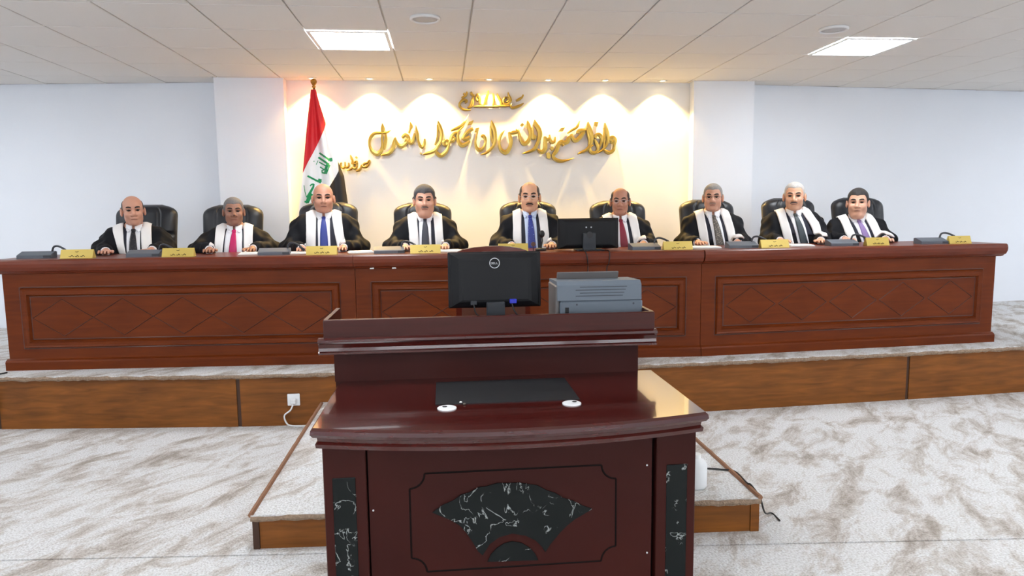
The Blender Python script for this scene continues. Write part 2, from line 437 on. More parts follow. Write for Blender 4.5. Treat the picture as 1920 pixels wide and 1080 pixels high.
# recessed downlights over the niche
names = ['above the flag', 'second from the flag', 'third from the flag', 'in the middle, over the small gold lettering', 'third from the right pier', 'second from the right pier', 'beside the right pier']
for px, nm in zip((585, 693, 805, 917, 1028, 1135, 1243), names):
    y = NICHE_Y-.14; x = at_y(px, 150, y).x
    t = empty('recessed_downlight', (x, y, CEIL-.004)); tag(t, 'small warm recessed downlight '+nm, 'downlight', 'downlights over the niche')
    MB().lathe((x, y, CEIL-.004), [(.030, -.001), (.045, -.001), (.045, -.007), (.030, -.009), (.027, -.002)], 20).build('trim_ring', 'metalwhite', t, smooth=True)
    MB().cyl((x, y, CEIL-.007), .027, .003, 16).build('lamp', 'lamp', t)
    ld = bpy.data.lights.new('downlight_beam', 'SPOT'); ld.energy = SPOT_WATT; ld.color = SPOT_COLOR; ld.spot_size = math.radians(102); ld.spot_blend = .45; ld.shadow_soft_size = .02
    lo = bpy.data.objects.new('downlight_beam', ld); link(lo); lo.location = (0, 0, -.014); lo.parent = t

# ------------------------------------------------------------------ dais and step
EDGE = [(XL, 5.56), (-1.54, 5.085), (1.6, 4.965), (3.72, 5.085), (XR, 5.45)]
dais = struct(MB().prism(EDGE+[(XR, 7.95), (XL, 7.95)], .372, DAIS), 'floor_dais', 'carpet')
MB().prism([(x, y+.05) for x, y in EDGE]+[(XR, 7.9), (XL, 7.9)], -.01, .37).build('dais_core', 'joint', dais)
def edge_y(x):
    for (xa, ya), (xb, yb) in zip(EDGE, EDGE[1:]):
        if xa <= x <= xb: return ya+(yb-ya)*(x-xa)/(xb-xa)
def fascia(x0, x1, z0, z1, name, mat, parent, off=.02, th=.02):
    xs = [x0]+[e[0] for e in EDGE if x0 < e[0] < x1]+[x1]
    poly = [(x, edge_y(x)+off) for x in xs]+[(x, edge_y(x)+off+th) for x in xs[::-1]]
    return MB().prism(poly, z0, z1).build(name, mat, parent)
def frayed(poly, name, parent, z0, z1, seg=.035, amp=.008, closed=False):
    # rough cut edge of the carpet: a bead with an uneven profile
    P = []
    for (xa, ya), (xb, yb) in zip(poly, poly[1:]):
        n = max(2, int(math.hypot(xb-xa, yb-ya)/seg))
        P += [(xa+(xb-xa)*i/n, ya+(yb-ya)*i/n) for i in range(n)]
    P.append(poly[-1])
    pts = [(x, y+random.uniform(-amp, amp)*.6, (z0+z1)/2+random.uniform(-amp, amp)*.4) for x, y in P]
    return MB().tube(pts, [(z1-z0)/2*random.uniform(.75, 1.15) for _ in pts], 6).build(name, 'fray', parent)
joints = [XL, -3.32, at_y(447, 750, 5.1).x, 1.1, at_y(1703, 705, 5.1).x, 5.9, XR]
for a, b in zip(joints, joints[1:]): fascia(a+.014, b-.014, 0, .368, 'fascia_panel', 'fascia', dais)
for j in joints[1:-1]: fascia(j-.012, j+.012, 0, .366, 'joint_strip', 'joint', dais, off=.026)
frayed([(x, y) for x, y in EDGE], 'carpet_edge', dais, .366, .398)
SX0, SX1, SYL, SYR, SH = -.93, 1.50, 3.16, 3.05, .17
step = struct(MB().prism([(SX0, SYL), (SX1, SYR), (SX1, 4.99), (SX0, 5.08)], SH-.02, SH), 'floor_step', 'carpet')
MB().prism([(SX0+.03, SYL+.03), (SX1-.03, SYR+.03), (SX1-.03, 4.97), (SX0+.03, 5.06)], 0, SH-.021).build('step_core', 'joint', step)
MB().prism([(SX0+.035, SYL+.01), (SX1-.045, SYR+.012), (SX1-.045, SYR+.028), (SX0+.035, SYL+.026)], 0, SH-.022).build('fascia_panel', 'fascia', step)
MB().prism([(SX0+.004, SYL+.006), (SX0+.034, SYL+.004), (SX0+.034, SYL+.03), (SX0+.004, SYL+.03)], 0, SH-.022).build('corner_post', 'joint', step)
MB().prism([(SX1-.044, SYR+.006), (SX1-.002, SYR+.004), (SX1-.002, SYR+.03), (SX1-.044, SYR+.03)], 0, SH-.022).build('corner_post', 'fascia', step)
MB().prism([(SX0+.006, SYL+.035), (SX0+.028, SYL+.035), (SX0+.028, 5.05), (SX0+.006, 5.05)], 0, SH-.022).build('fascia_panel', 'fascia', step)
MB().prism([(SX1-.028, SYR+.035), (SX1-.006, SYR+.035), (SX1-.006, 4.96), (SX1-.028, 4.96)], 0, SH-.022).build('fascia_panel', 'fascia', step)
frayed([(SX0, SYL), (SX1, SYR)], 'carpet_edge', step, SH-.03, SH-.002)
for xs_, ya, yb in ((SX0, SYL, 5.04), (SX1, SYR, 4.95)):
    MB().tube([(xs_, ya+(yb-ya)*i/30, SH+.001+random.uniform(-.002, .002)) for i in range(31)], .013, 6).build('edge_binding', 'binding', step)

# ------------------------------------------------------------------ judges' bench (three sections)
BP = [(-3.335, 5.498), (-.693, 5.361), (2.016, 5.205), (4.687, 5.392)]
BH = .848; BD = .62
def bench_y(x):
    for (xa, ya), (xb, yb) in zip(BP, BP[1:]):
        if x <= xb or xb == BP[-1][0]: return ya+(yb-ya)*(x-xa)/(xb-xa)
def bar(mb, a, b, wdt, h, y):                    # ridge with a triangular section on the front plane y (towards -y)
    a, b = Vector((a[0], 0, a[1])), Vector((b[0], 0, b[1])); t = (b-a).normalized(); n = Vector((-t.z, 0, t.x))*wdt
    Y = Vector((0, 1, 0))
    vs = [a-n+Y*y, a+n+Y*y, b+n+Y*y, b-n+Y*y, a+Y*(y-h), b+Y*(y-h)]
    mb.add(vs, [(0, 4, 5, 3), (4, 1, 2, 5), (0, 1, 4), (3, 5, 2), (0, 3, 2, 1)])
def frame_ring(x0, x1, z0, z1, wd, y, h):
    mb = MB(); o = [(x0, z0), (x1, z0), (x1, z1), (x0, z1)]
    rings = []
    for ins, d in ((0, 0), (.008, h), (.02, h*.55), (wd-.022, h*.55), (wd-.010, h), (wd, -.002)):
        rings.append([(x0+ins, y-d, z0+ins), (x1-ins, y-d, z0+ins), (x1-ins, y-d, z1-ins), (x0+ins, y-d, z1-ins)])
    vs = [p for r in rings for p in r]; fs = []
    for i in range(len(rings)-1):
        for k in range(4): fs.append((i*4+k, i*4+(k+1) % 4, (i+1)*4+(k+1) % 4, (i+1)*4+k))
    mb.add(vs, fs); return mb
def bench_section(i, label):
    (xa, ya), (xb, yb) = BP[i], BP[i+1]; L = math.hypot(xb-xa, yb-ya)
    t = empty('bench_section', (xa, ya, DAIS), math.atan2(yb-ya, xb-xa)); tag(t, label, 'bench', 'sections of the long wooden bench')
    e0 = -.055 if i == 0 else .001; e1 = L+.045 if i == 2 else L-.001
    b = MB(); b.box((.002, 0, .07), (L-.002, .03, .745))
    b.box((.002, .03, 0), (.03, BD-.06, .745)); b.box((L-.03, .03, 0), (L-.002, BD-.06, .745))
    b.box((.03, BD-.3, .64), (L-.03, BD-.28, .745)); b.box((.03, .03, .70), (L-.03, BD-.06, .72))
    b.build('front_panel', 'bench', t, local=True)
    prof = [(0, .738), (-.022, .744), (-.034, .756), (-.05, .762), (-.056, .772), (-.066, .790), (-.068, .815), (-.062, .838), (-.05, .848), (BD, .848), (BD, .80), (BD-.02, .745), (.05, .738)]
    tb = MB(); tb.prism(prof, e0, e1, axis='x'); tb.build('bench_top', 'bench_top', t, local=True)
    pf = [(0, .0), (-.026, 0), (-.026, .062), (-.018, .074), (-.006, .08), (0, .086)]
    MB().prism(pf[::-1], e0*.3, e1 if i < 2 else L+.012, axis='x').build('plinth', 'bench', t, local=True)
    frame_ring(.125, L-.125, .168, .630, .062, -.0015, .016).build('frame_moulding', 'bench', t, local=True)
    gl = MB()
    for q in (((.12, .163), (L-.12, .163)), ((L-.12, .163), (L-.12, .635)), ((L-.12, .635), (.12, .635)), ((.12, .635), (.12, .163)),
              ((.192, .235), (L-.192, .235)), ((L-.192, .235), (L-.192, .563)), ((L-.192, .563), (.192, .563)), ((.192, .563), (.192, .235))):
        bar(gl, q[0], q[1], .0045, .0015, -.0005)
    gl.build('painted_shade_line', 'bench_groove', t, local=True)  # darker wood strips paint in the shade along the frame edges
    n = 5; x0, x1 = .20, L-.20; sp = (x1-x0)/n; zc = .399; hh = .142
    hw = sp/2 if i < 2 else sp*.47
    d = MB()
    for p, q in (((-hw, 0), (0, hh)), ((0, hh), (hw, 0)), ((hw, 0), (0, -hh)), ((0, -hh), (-hw, 0))): bar(d, p, q, .0034, .003, -.0005)
    me = d.mesh('diamond_moulding', 'bench_groove')
    for k in range(n): inst('diamond_moulding', me, t, (x0+sp*(k+.5), 0, zc))
    if i == 1:
        for u, wd in ((.12, .03), (.29, .03)): MB().box((u, -.03, .738), (u+wd, -.0195, .748)).build('sticker', 'offwhite', t, local=True)
    return t
bench_section(0, 'left section of the long reddish wooden bench with carved diamonds')
bench_section(1, 'middle section of the long reddish wooden bench, behind the monitor and printer')
bench_section(2, 'right section of the long reddish wooden bench with carved diamonds')
BTOP = DAIS+BH

# ------------------------------------------------------------------ signed-distance modelling
def caps(P, a, b, ra, rb=None):
    rb = ra if rb is None else rb
    a = np.array(a, np.float32); b = np.array(b, np.float32); ab = b-a
    pa = P-a; t = np.clip((pa@ab)/max(1e-9, float(ab@ab)), 0, 1)
    d = pa-t[..., None]*ab
    return np.sqrt((d*d).sum(-1))-(ra+(rb-ra)*t)
def ell(P, c, r):
    p = P-np.array(c, np.float32); r = np.array(r, np.float32)
    k0 = np.sqrt(((p/r)**2).sum(-1))+1e-9; k1 = np.sqrt(((p/(r*r))**2).sum(-1))+1e-9
    return k0*(k0-1)/k1
def smin(a, b, k):
    h = np.clip(.5+.5*(b-a)/k, 0, 1); return b*(1-h)+a*h-k*h*(1-h)
def smax(a, b, k): return -smin(-a, -b, k)
def grid(lo, hi, s):
    ax = [np.arange(lo[i], hi[i]+s, s, dtype=np.float32) for i in range(3)]
    return ax, np.stack(np.meshgrid(*ax, indexing='ij'), -1)
def nets(V, lo, s):
    ins = V < 0; nx, ny, nz = V.shape
    acc = np.zeros((nx-1, ny-1, nz-1, 3), np.float32); cnt = np.zeros((nx-1, ny-1, nz-1), np.float32)
    corners = [(i, j, k) for i in (0, 1) for j in (0, 1) for k in (0, 1)]
    sl = lambda c, A: A[c[0]:nx-1+c[0], c[1]:ny-1+c[1], c[2]:nz-1+c[2]]
    for a in corners:
        for ax in range(3):
            if a[ax]: continue
            b = list(a); b[ax] = 1
            va, vb = sl(a, V), sl(b, V); mk = (va < 0) != (vb < 0)
            t = np.where(mk, va/np.where(mk, va-vb, 1), 0)
            for d in range(3):
                acc[..., d] += mk*(a[d] + (t if d == ax else 0))
            cnt += mk
    act = cnt > 0; idx = -np.ones(act.shape, np.int64); idx[act] = np.arange(act.sum())
    c = np.argwhere(act); pos = (c+acc[act]/cnt[act][:, None])*s+np.array(lo)
    F = []
    for ax in range(3):
        u, v = (ax+1) % 3, (ax+2) % 3
        A = np.take(ins, range(V.shape[ax]-1), ax); B = np.take(ins, range(1, V.shape[ax]), ax)
        e = np.argwhere(A != B)
        e = e[(e[:, u] > 0) & (e[:, v] > 0) & (e[:, u] < V.shape[u]-1) & (e[:, v] < V.shape[v]-1)]
        if len(e) == 0: continue
        def cell(du, dv):
            q = e.copy(); q[:, u] -= du; q[:, v] -= dv; return idx[q[:, 0], q[:, 1], q[:, 2]]
        q = np.stack([cell(1, 1), cell(0, 1), cell(0, 0), cell(1, 0)], 1)
        fl_ = ~A[e[:, 0], e[:, 1], e[:, 2]]
        q[fl_] = q[fl_][:, ::-1]; F.append(q)
    F = np.concatenate(F) if F else np.zeros((0, 4), int)
    F = F[(F >= 0).all(1)]
    return pos, F
def sdf_mesh(fn, lo, hi, s):
    ax, P = grid(lo, hi, s); return nets(fn(P).astype(np.float32), lo, s)

# ------------------------------------------------------------------ chairs
def chair_parts():
    L = {}
    W, Hh = .275, .80                        # back: half width, height
    nu, nv = 44, 44; V = []; Fc = []
    def w_at(v): return W*(1-.06*(1-v))*min(1.0, (max(0, 1-((max(v, .86)-.86)/.14)**2.6))**.34 if v > .86 else 1.0)
    for side in (0, 1):
        for j in range(nv+1):
            v = j/nv
            for i in range(nu+1):
                u = -1+2*i/nu
                uu = math.copysign(abs(math.sin(u*PI/2))*.5+abs(u)*.5, u)
                wv = max(.13, w_at(v))
                x = wv*uu; z = v*Hh
                edge = (max(0, 1-abs(uu)**5))**.5*(max(0, 1-(abs(2*v-1))**14))**.5
                if side == 0:
                    th = .075*edge
                    if v > .66: th -= .018*math.exp(-((abs(uu)-.5)/.035)**2)*edge
                    th -= .022*math.exp(-((v-.66)/.018)**2)*edge
                    if v > .66: th += .014*edge
                    y = -th
                else: y = .045*edge
                y += .10*(v-.15)**2+.0*uu*uu - .05*(1-abs(2*v-.75))*.3
                y -= -.02*uu*uu*0
                V.append((x, y+.02, z))
    n1 = (nu+1)*(nv+1)
    for side in (0, 1):
        for j in range(nv):
            for i in range(nu):
                a = side*n1+j*(nu+1)+i; q = (a, a+1, a+nu+2, a+nu+1); Fc.append(q if side == 0 else q[::-1])
    for j in range(nv):
        a = j*(nu+1); b = a+nu+1; Fc.append((a, b, b+n1, a+n1)); a += nu; b += nu; Fc.append((b, a, a+n1, b+n1))
    for i in range(nu):
        a = i; Fc.append((a+1, a, a+n1, a+1+n1)); a = nv*(nu+1)+i; Fc.append((a, a+1, a+1+n1, a+n1))
    mb = MB(); mb.add(V, Fc); L['backrest'] = mb.mesh('backrest', 'leather', smooth=True)
    for sx in (-1, 1):                       # stitched piping beside the head panel
        mb = MB(); pts = [(sx*.132, .10*(v-.15)**2-.05*(1-abs(2*v-.75))*.3+.02-.068, v*Hh) for v in np.linspace(.69, .965, 12)]
        mb.tube(pts, .0035, 5); L['stitching%d' % sx] = mb.mesh('stitching', 'stitch', smooth=True)
    V, Fq = sdf_mesh(lambda P: smax(ell(P, (0, 0, 0), (.31, .31, .075)), np.abs(P[..., 0])-.265, .05), (-.33, -.33, -.1), (.33, .33, .1), .02)
    mb = MB(); mb.add(V, Fq); L['seat'] = mb.mesh('seat', 'leather', smooth=True)
    mb = MB(); pts = catmull([(.31, .18, .0), (.315, .1, .2), (.31, .0, .245), (.31, -.14, .24), (.305, -.2, .19), (.30, -.17, .06), (.29, -.08, -.02)], 5)
    mb.tube(pts, .022, 8); L['armrest'] = mb.mesh('armrest', 'chairwood', smooth=True)
    mb = MB(); mb.box((.285, -.15, .255), (.335, .08, .285), bev=.012); L['arm_pad'] = mb.mesh('arm_pad', 'chairwood')
    mb = MB(); mb.cyl((0, 0, .07), .03, .36, 14); L['pedestal'] = mb.mesh('pedestal', 'chrome', smooth=True)
    mb = MB(); mb.tube([(0, 0, .095), (.15, 0, .09), (.29, 0, .07)], [.028, .024, .018], 8); L['leg'] = mb.mesh('leg', 'chairwood', smooth=True)
    mb = MB(); mb.cyl((.28, -.02, .03), .03, .04, 12, axis='y'); L['caster'] = mb.mesh('caster', 'dark', smooth=True)
    return L
CH = chair_parts()
def make_chair(x, y, top, rz, label):
    t = empty('office_chair', (x, y, DAIS), rz); tag(t, label, 'chair', 'black leather chairs behind the bench')
    bz = top-DAIS-.80
    b = inst('backrest', CH['backrest'], t, (0, .27, bz)); inst('stitching', CH['stitching1'], b); inst('stitching', CH['stitching-1'], b)
    inst('seat', CH['seat'], t, (0, 0, .46))
    for s in (1, -1):
        a = inst('armrest', CH['armrest'], t, (0, 0, .44), scale=(s, 1, 1)); inst('arm_pad', CH['arm_pad'], a)
    inst('pedestal', CH['pedestal'], t)
    for k in range(5):
        l = inst('leg', CH['leg'], t, rot=(0, 0, k*2*PI/5+.3)); inst('caster', CH['caster'], l)
    return t

# ------------------------------------------------------------------ people
def head_sdf(P, p):
    wd = p.get('wide', 1.0); jaw = p.get('jaw', 1.0)
    X = np.abs(P[..., 0]); Q = np.stack([X, P[..., 1], P[..., 2]], -1)
    d = ell(P, (0, .014, .034), (.077*wd, .097, .089))
    d = smin(d, ell(P, (0, -.020, -.040), (.061*wd*jaw, .073, .078)), .03)
    d = smin(d, ell(P, (0, -.058, -.094), (.030*jaw, .026, .022)), .025)
    d = smin(d, ell(Q, (.044*wd*jaw, .0, -.062), (.018, .034, .032)), .03)
    d = smin(d, ell(Q, (.038*wd, -.058, -.028), (.026, .024, .022)), .025)
    d = smin(d, caps(Q, (.012, -.080, .024), (.046*wd, -.066, .026), .011), .014)
    d = smax(d, -ell(Q, (.032*wd, -.097, .005), (.021, .024, .0145)), .010)
    ns = p.get('nose', 1.0)
    d = smin(d, caps(P, (0, -.084, .012), (0, -.110*ns**.3, -.028), .0085, .0145*ns), .010)
    d = smin(d, ell(Q, (.014*ns, -.094, -.032), (.0095, .012, .009)), .008)
    d = smin(d, ell(P, (0, -.078, -.060), (.026, .014, .011)), .010)
    d = smin(d, caps(P, (-.016, -.0845, -.0575), (.016, -.0845, -.0575), .0045), .005)
    d = smin(d, caps(P, (-.014, -.0835, -.0675), (.014, -.0835, -.0675), .0055), .005)
    ex = .079*wd
    ea = ell(Q, (ex+.006, .016, -.006), (.012, .022, .034)); ea = smax(ea, -ell(Q, (ex+.016, .008, -.002), (.010, .012, .020)), .006)
    d = smin(d, ea, .008)
    d = smin(d, caps(P, (0, .024, -.06), (0, .036, -.20), .050*p.get('neck', 1.0), .056*p.get('neck', 1.0)), .02)
    if p.get('dchin'): d = smin(d, ell(P, (0, -.03, -.112), (.05, .045, .026)), .03)
    return d
def zline(y, front, side):
    return np.interp(y, [-.12, -.075, -.045, -.012, .012, .04, .12], [front, front-.004, front-.03, side, side-.03, -.07, -.085])
def hair_sdf(P, p):
    st = p['hair']; t = p.get('hair_t', .008)
    d = head_sdf(P, dict(p, neck=.8))
    X = np.abs(P[..., 0]); y = P[..., 1]; z = P[..., 2]
    reg = zline(y, p.get('hairline', .082), 0.0)-z
    if st == 'full': reg = reg-.014*np.clip(1-X/.03, 0, 1)*(y < -.04)+p.get('temple', .016)*np.clip(1-np.abs(X-.052)/.022, 0, 1)*(y < -.02)
    reg = np.maximum(reg, -.5)
    if st == 'sides':
        bald = 1-np.sqrt((P[..., 0]/p.get('bx', .066))**2+((y+.02)/.105)**2)      # >0 inside the bald crown
        reg = np.maximum(reg, bald*.06)
    t = t*(.4+.6*np.clip((z-.03)/.05, 0, 1))
    d = d-(.0012+t*np.clip(-reg/(.04 if st == 'full' else .02), 0, 1)**.7)
    d = np.maximum(d, reg)
    earcut = ell(np.stack([X, y, z], -1), (.088, .014, -.012), (.022, .030, .040))
    return np.maximum(d, -earcut)
def body_sdf(P, B, infl=0, robe=False):
    hz = B['hz']; k = .05
    d = ell(P, (0, .045, hz-.44), (.185+infl, .125+infl*.8, .25))
    d = smin(d, ell(P, (0, .02, hz-.68), (.185*B['belly']+infl, .155*B['belly']+infl, .24)), .08)
    for s in (-1, 1):
        sh = (s*.175*B['shw'], .055, hz-.285); el = (s*B['el'][0], B['el'][1], B['el'][2]); wr = (s*B['wr'][0], B['wr'][1], B['wr'][2])
        d = smin(d, caps(P, (s*.045, .05, hz-.185), sh, .045+infl*.45, .062+infl*.6), .05)
        if robe:
            d = smin(d, caps(P, sh, el, .064+infl*.5, .066+infl*.5), .07)
            wv, ev = np.array(wr), np.array(el); wv = wv+(ev-wv)/np.linalg.norm(ev-wv)*.045; wv[2] += .006
            d = smin(d, caps(P, el, tuple(wv), .066+infl*.4, .052), .04)
        else:
            d = smin(d, caps(P, sh, el, .058, .048), .04); d = smin(d, caps(P, el, wr, .045, .029), .03)
            kn = (s*.13, -.40, .50); an = (s*.13, -.36, .09)
            d = smin(d, caps(P, (s*.10, .02, .54), kn, .095, .066), .05)
            d = smin(d, caps(P, kn, an, .062, .042), .03)
            d = smin(d, caps(P, (s*.13, -.33, .045), (s*.14, -.52, .035), .04, .032), .02)
    if not robe: d = smin(d, caps(P, (0, .05, hz-.10), (0, .05, hz-.24), .054, .062), .03)
    return d
def hand_mesh(wr, s):
    # hand lying on the bench: palm, four unequal fingers, thumb on the inner side
    def fn(P):
        q = P-np.array((wr[0]*s, wr[1], wr[2]), np.float32); q = np.stack([q[..., 0]*s, q[..., 1], q[..., 2]], -1)
        d = ell(q, (-.012, -.065, -.004), (.042, .056, .016))
        d = smin(d, caps(q, (0, .03, .004), (-.004, -.03, 0), .028, .026), .02)
        for fx, ln in ((.020, .060), (.002, .076), (-.016, .082), (-.035, .074)):
            a = (fx-.002, -.105, .0); b = (fx*1.25-.004, -.105-ln*.5, .008); c = (fx*1.35-.006, -.105-ln, -.008)
            d = smin(d, np.minimum(caps(q, a, b, .0098, .009), caps(q, b, c, .009, .0075)), .006)
        d = smin(d, np.minimum(caps(q, (-.035, -.035, 0), (-.066, -.075, .002), .014, .011), caps(q, (-.066, -.075, .002), (-.070, -.108, -.004), .011, .0085)), .008)
        return d
    c = (wr[0]*s, wr[1], wr[2])
    return sdf_mesh(fn, (c[0]-.1, c[1]-.21, c[2]-.035), (c[0]+.1, c[1]+.06, c[2]+.05), .0048)
def drape(bvh, left, right, off, n=26, m_=6, base=0.0):
    # strip lying on the robe: left/right are lists of (x, z) seen from the front
    Lp, Rp = catmull(left, max(2, n//(len(left)-1))), catmull(right, max(2, n//(len(right)-1)))
    k = min(len(Lp), len(Rp)); dirv = Vector((0, 1, -.6)).normalized(); T = []; Bt = []; rows = []
    for i in range(k):
        row = []
        for j in range(m_+1):
            t = j/m_; x = Lp[i][0]*(1-t)+Rp[i][0]*t; z = Lp[i][1]*(1-t)+Rp[i][1]*t
            h = bvh.ray_cast(Vector((x, -1.1, z+.6)), dirv)
            row.append((h[0], h[1]) if h[0] is not None else None)
        rows.append(row)
    good = []
    for r in rows:
        if not all(r): continue
        if good and any(a[0].y < b[0].y-.022 for a, b in zip(r, good[-1])) and len(good) > 6 and r[0][0].z < rows[0][0][0].z-.12 if rows[0][0] else False: break
        good.append(r)
    if len(good) < 3: return None
    V = []; Fq = []; c = m_+1; nr = len(good)
    for lay in (1, 0):
        for r in good:
            for p, nn in r: V.append(tuple(p+nn*(base+(off if lay else -.004))))
    N = nr*c
    for i in range(nr-1):
        for j in range(m_):
            a = i*c+j; Fq.append((a, a+1, a+c+1, a+c)); Fq.append((N+a+c, N+a+c+1, N+a+1, N+a))
        a = i*c; Fq.append((a+c, a+c+N, a+N, a)); a += m_; Fq.append((a, a+N, a+c+N, a+c))
    for j in range(m_):
        a = j; Fq.append((a, a+N, a+1+N, a+1)); a = (nr-1)*c+j; Fq.append((a+1, a+1+N, a+N, a))
    return V, Fq
def surf_tube(bvh, pts, r, out=.001, n=6, flat=1):
    q = []
    for x, z in pts:
        h = bvh.ray_cast(Vector((x, -.5, z)), Vector((0, 1, 0)))
        if h[0] is not None: q.append(h[0]+Vector((0, -out, 0)))
    if len(q) < 2: return None
    rr = [r*(.45+.55*math.sin(PI*(i+.6)/(len(q)+.2))) for i in range(len(q))]
    mb = MB(); mb.tube(q, rr, n, flat=flat); return mb
def xf(mb_or_v, M):
    return [tuple(M @ Vector(p)) for p in mb_or_v]

def make_person(p):
    X, Y, hz = p['x'], p['y'], p['hz']                    # hz: head centre above the dais
    rz = p['rz']; t = empty('person', (X, Y, DAIS), rz); tag(t, p['label'], 'person', 'robed people seated along the bench')
    skin = plain('skin_%d' % p['i'], p['skin'], .5, noise=.06, nscale=18); skin = 'skin_%d' % p['i']
    B = dict(hz=hz+p.get('lift', .045), belly=p.get('belly', 1.0), shw=p.get('shw', 1.0), el=(p.get('elx', .27), -.03, .865), wr=p.get('wr', (.17, -.30, BH+.03)))
    s = p.get('hs', 1.05)
    HM = Matrix.Translation((p.get('hx', 0), .012, hz)) @ Matrix.Rotation(p.get('hyaw', 0), 4, 'Z') @ Matrix.Rotation(p.get('hroll', 0), 4, 'Y') @ Matrix.Rotation(p.get('hpitch', 0), 4, 'X') @ Matrix.Scale(s, 4)
    # body: head, trunk, arms, hands and legs in one mesh
    hv, hf = sdf_mesh(lambda P: head_sdf(P, p), (-.105, -.135, -.19), (.105, .135, .14), .0042)
    hb = BVHTree.FromPolygons([tuple(v) for v in hv], [tuple(f) for f in hf])
    bv, bf = sdf_mesh(lambda P: body_sdf(P, B), (-.42, -.58, -.01), (.42, .25, hz-.05), .014)
    V = xf(hv, HM); Fq = [tuple(f) for f in hf]
    def app(v, f):
        o = len(V); V.extend([tuple(a) for a in v]); Fq.extend([tuple(int(i)+o for i in q) for q in f])
    app(bv, bf)
    for sd in (-1, 1): app(*hand_mesh(B['wr'], sd))
    np_obj('body', V, [tuple(int(i) for i in q) for q in Fq], skin, t)
    # hair, brows, eyes, lips, moustache, spectacles
    if p['hair'] != 'none':
        v, f = sdf_mesh(lambda P: hair_sdf(P, p), (-.115, -.13, -.11), (.115, .14, .155), .0045)
        plain('hair_%d' % p['i'], p['haircol'], .65, noise=.35, nscale=120, bump=.4, bscale=300)
        if len(f): np_obj('hair', xf(v, HM), [tuple(int(i) for i in q) for q in f], 'hair_%d' % p['i'], t)
    bc = plain('brow_%d' % p['i'], p.get('browcol', srgb(40, 32, 30)), .7)
    wd = p.get('wide', 1.0)
    def hpart(name, mb, mat, smooth=True):
        if mb is None: return
        mb.v = xf(mb.v, HM); return mb.build(name, mat, t, local=True, smooth=smooth)
    for sd in (-1, 1):
        hpart('eyebrow', surf_tube(hb, [(sd*(.013+.037*q*wd), .027+.006*math.sin(PI*q*.8)) for q in np.linspace(0, 1, 9)], .0066, .0012), 'brow_%d' % p['i'])
        e = MB(); c = Vector((sd*.032*wd, -.0665, .006)); r = .0135
        ev = []; ef = []; mi = []
        nn, mm = 14, 10
        for j in range(mm+1):
            th = PI*j/mm
            for k in range(nn): ev.append((c.x+1.2*r*math.sin(th)*math.cos(2*PI*k/nn), c.y-r*math.cos(th), c.z+.62*r*math.sin(th)*math.sin(2*PI*k/nn)))
        for j in range(mm):
            for k in range(nn): ef.append((j*nn+k, j*nn+(k+1) % nn, (j+1)*nn+(k+1) % nn, (j+1)*nn+k)); mi.append(1 if j < 3 else 0)
        e.v = ev; e.f = ef; e.mi = mi; hpart('eye', e, ['eyewhite', 'iris'])
        hpart('eyelid', surf_tube(hb, [(sd*(.032*wd-.016+.032*q), .0118-.004*abs(2*q-1)) for q in np.linspace(0, 1, 7)], .0036, .003), 'brow_%d' % p['i'])
    hpart('lips', surf_tube(hb, [(x, -.0625-.0015*abs(x)/.02) for x in np.linspace(-.023, .023, 11)], .0042, .0005, flat=.8), 'lip')
    if p.get('moustache'):
        plain('mo_%d' % p['i'], p['moustache'], .7, noise=.3, nscale=150)
        hpart('moustache', surf_tube(hb, [(x, -.0475-.006*(abs(x)/.027)**2) for x in np.linspace(-.028, .028, 13)], .0078, .001, n=8), 'mo_%d' % p['i'])
    if p.get('glasses'):
        gm = MB()
        for sd in (-1, 1):
            cx = sd*.033*wd
            ring = [(cx+.021*math.cos(a)*(1 if abs(math.cos(a)) < .9 else 1), -.103+.006*abs(math.cos(a)*sd > 0), .004+.0145*math.sin(a)) for a in np.linspace(0, 2*PI, 20)[:-1]]
            gm.tube(ring, .0013, 5, closed=True)
            gm.tube([(sd*.054*wd, -.101, .008), (sd*.078*wd, -.05, .008), (sd*.086*wd, .01, .006)], .0014, 5)
        gm.tube([(-.012, -.105, .006), (0, -.109, .009), (.012, -.105, .006)], .0014, 5)
        hpart('spectacles', gm, p['glasses'])
    # robe
    ph = random.uniform(0, 6)
    def robe_fn(P):
        d = body_sdf(P, B, .028, True)
        x, y, z = P[..., 0], P[..., 1], P[..., 2]
        ax = np.abs(x)
        amp = np.clip((ax-.15)/.08, 0, 1)
        d = d+.009*amp*np.sin(52*(ax*.9-z*.12+y*.3)+ph+1.2*np.sin(9*z))+.004*amp*np.sin(85*(ax*.5+z*.5+y*.6)+ph*2)
        d = smax(d, -ell(P, (0, .01, hz-.11), (.078, .085, .07)), .012)
        return np.maximum(d, .47-z)
    v, f = sdf_mesh(robe_fn, (-.46, -.44, .45), (.46, .29, hz-.02), .0105)
    rv = [tuple(a) for a in v]; rf = [tuple(int(i) for i in q) for q in f]
    np_obj('robe', rv, rf, 'robe', t)
    rb = BVHTree.FromPolygons(rv, rf)
    zt = hz+p.get('lift', .045)-.165; zb = .80
    def dr(name, left, right, off, mat, n=26, m_=6, parent=None, base=0.0):
        r = drape(rb, left, right, off, n, m_, base)
        if r is None: return None
        return np_obj(name, r[0], r[1], mat, parent or t)
    sk = p.get('skew', 0)                                     # sideways run of tie and bands towards the lap
    sx = lambda x, z: x+sk*(zt-z)/.3
    def band(a, b): return [(sx(x, z), z) for x, z in zip(a, b)]
    zs = [zt+.03, zt-.05, zt-.18, zb]
    dr('suit_front', band([-.075, -.085, -.10, -.12], zs), band([.075, .085, .10, .12], zs), .004, 'suit', m_=12)
    sh = p.get('shirt_w', [.050, .050, .050, .052]); zs2 = [zt+.035, zt-.04, zt-.18, zb]
    dr('shirt_front', band([-a for a in sh], zs2), band(sh, zs2), .009, p.get('shirt', 'shirt'), m_=10)
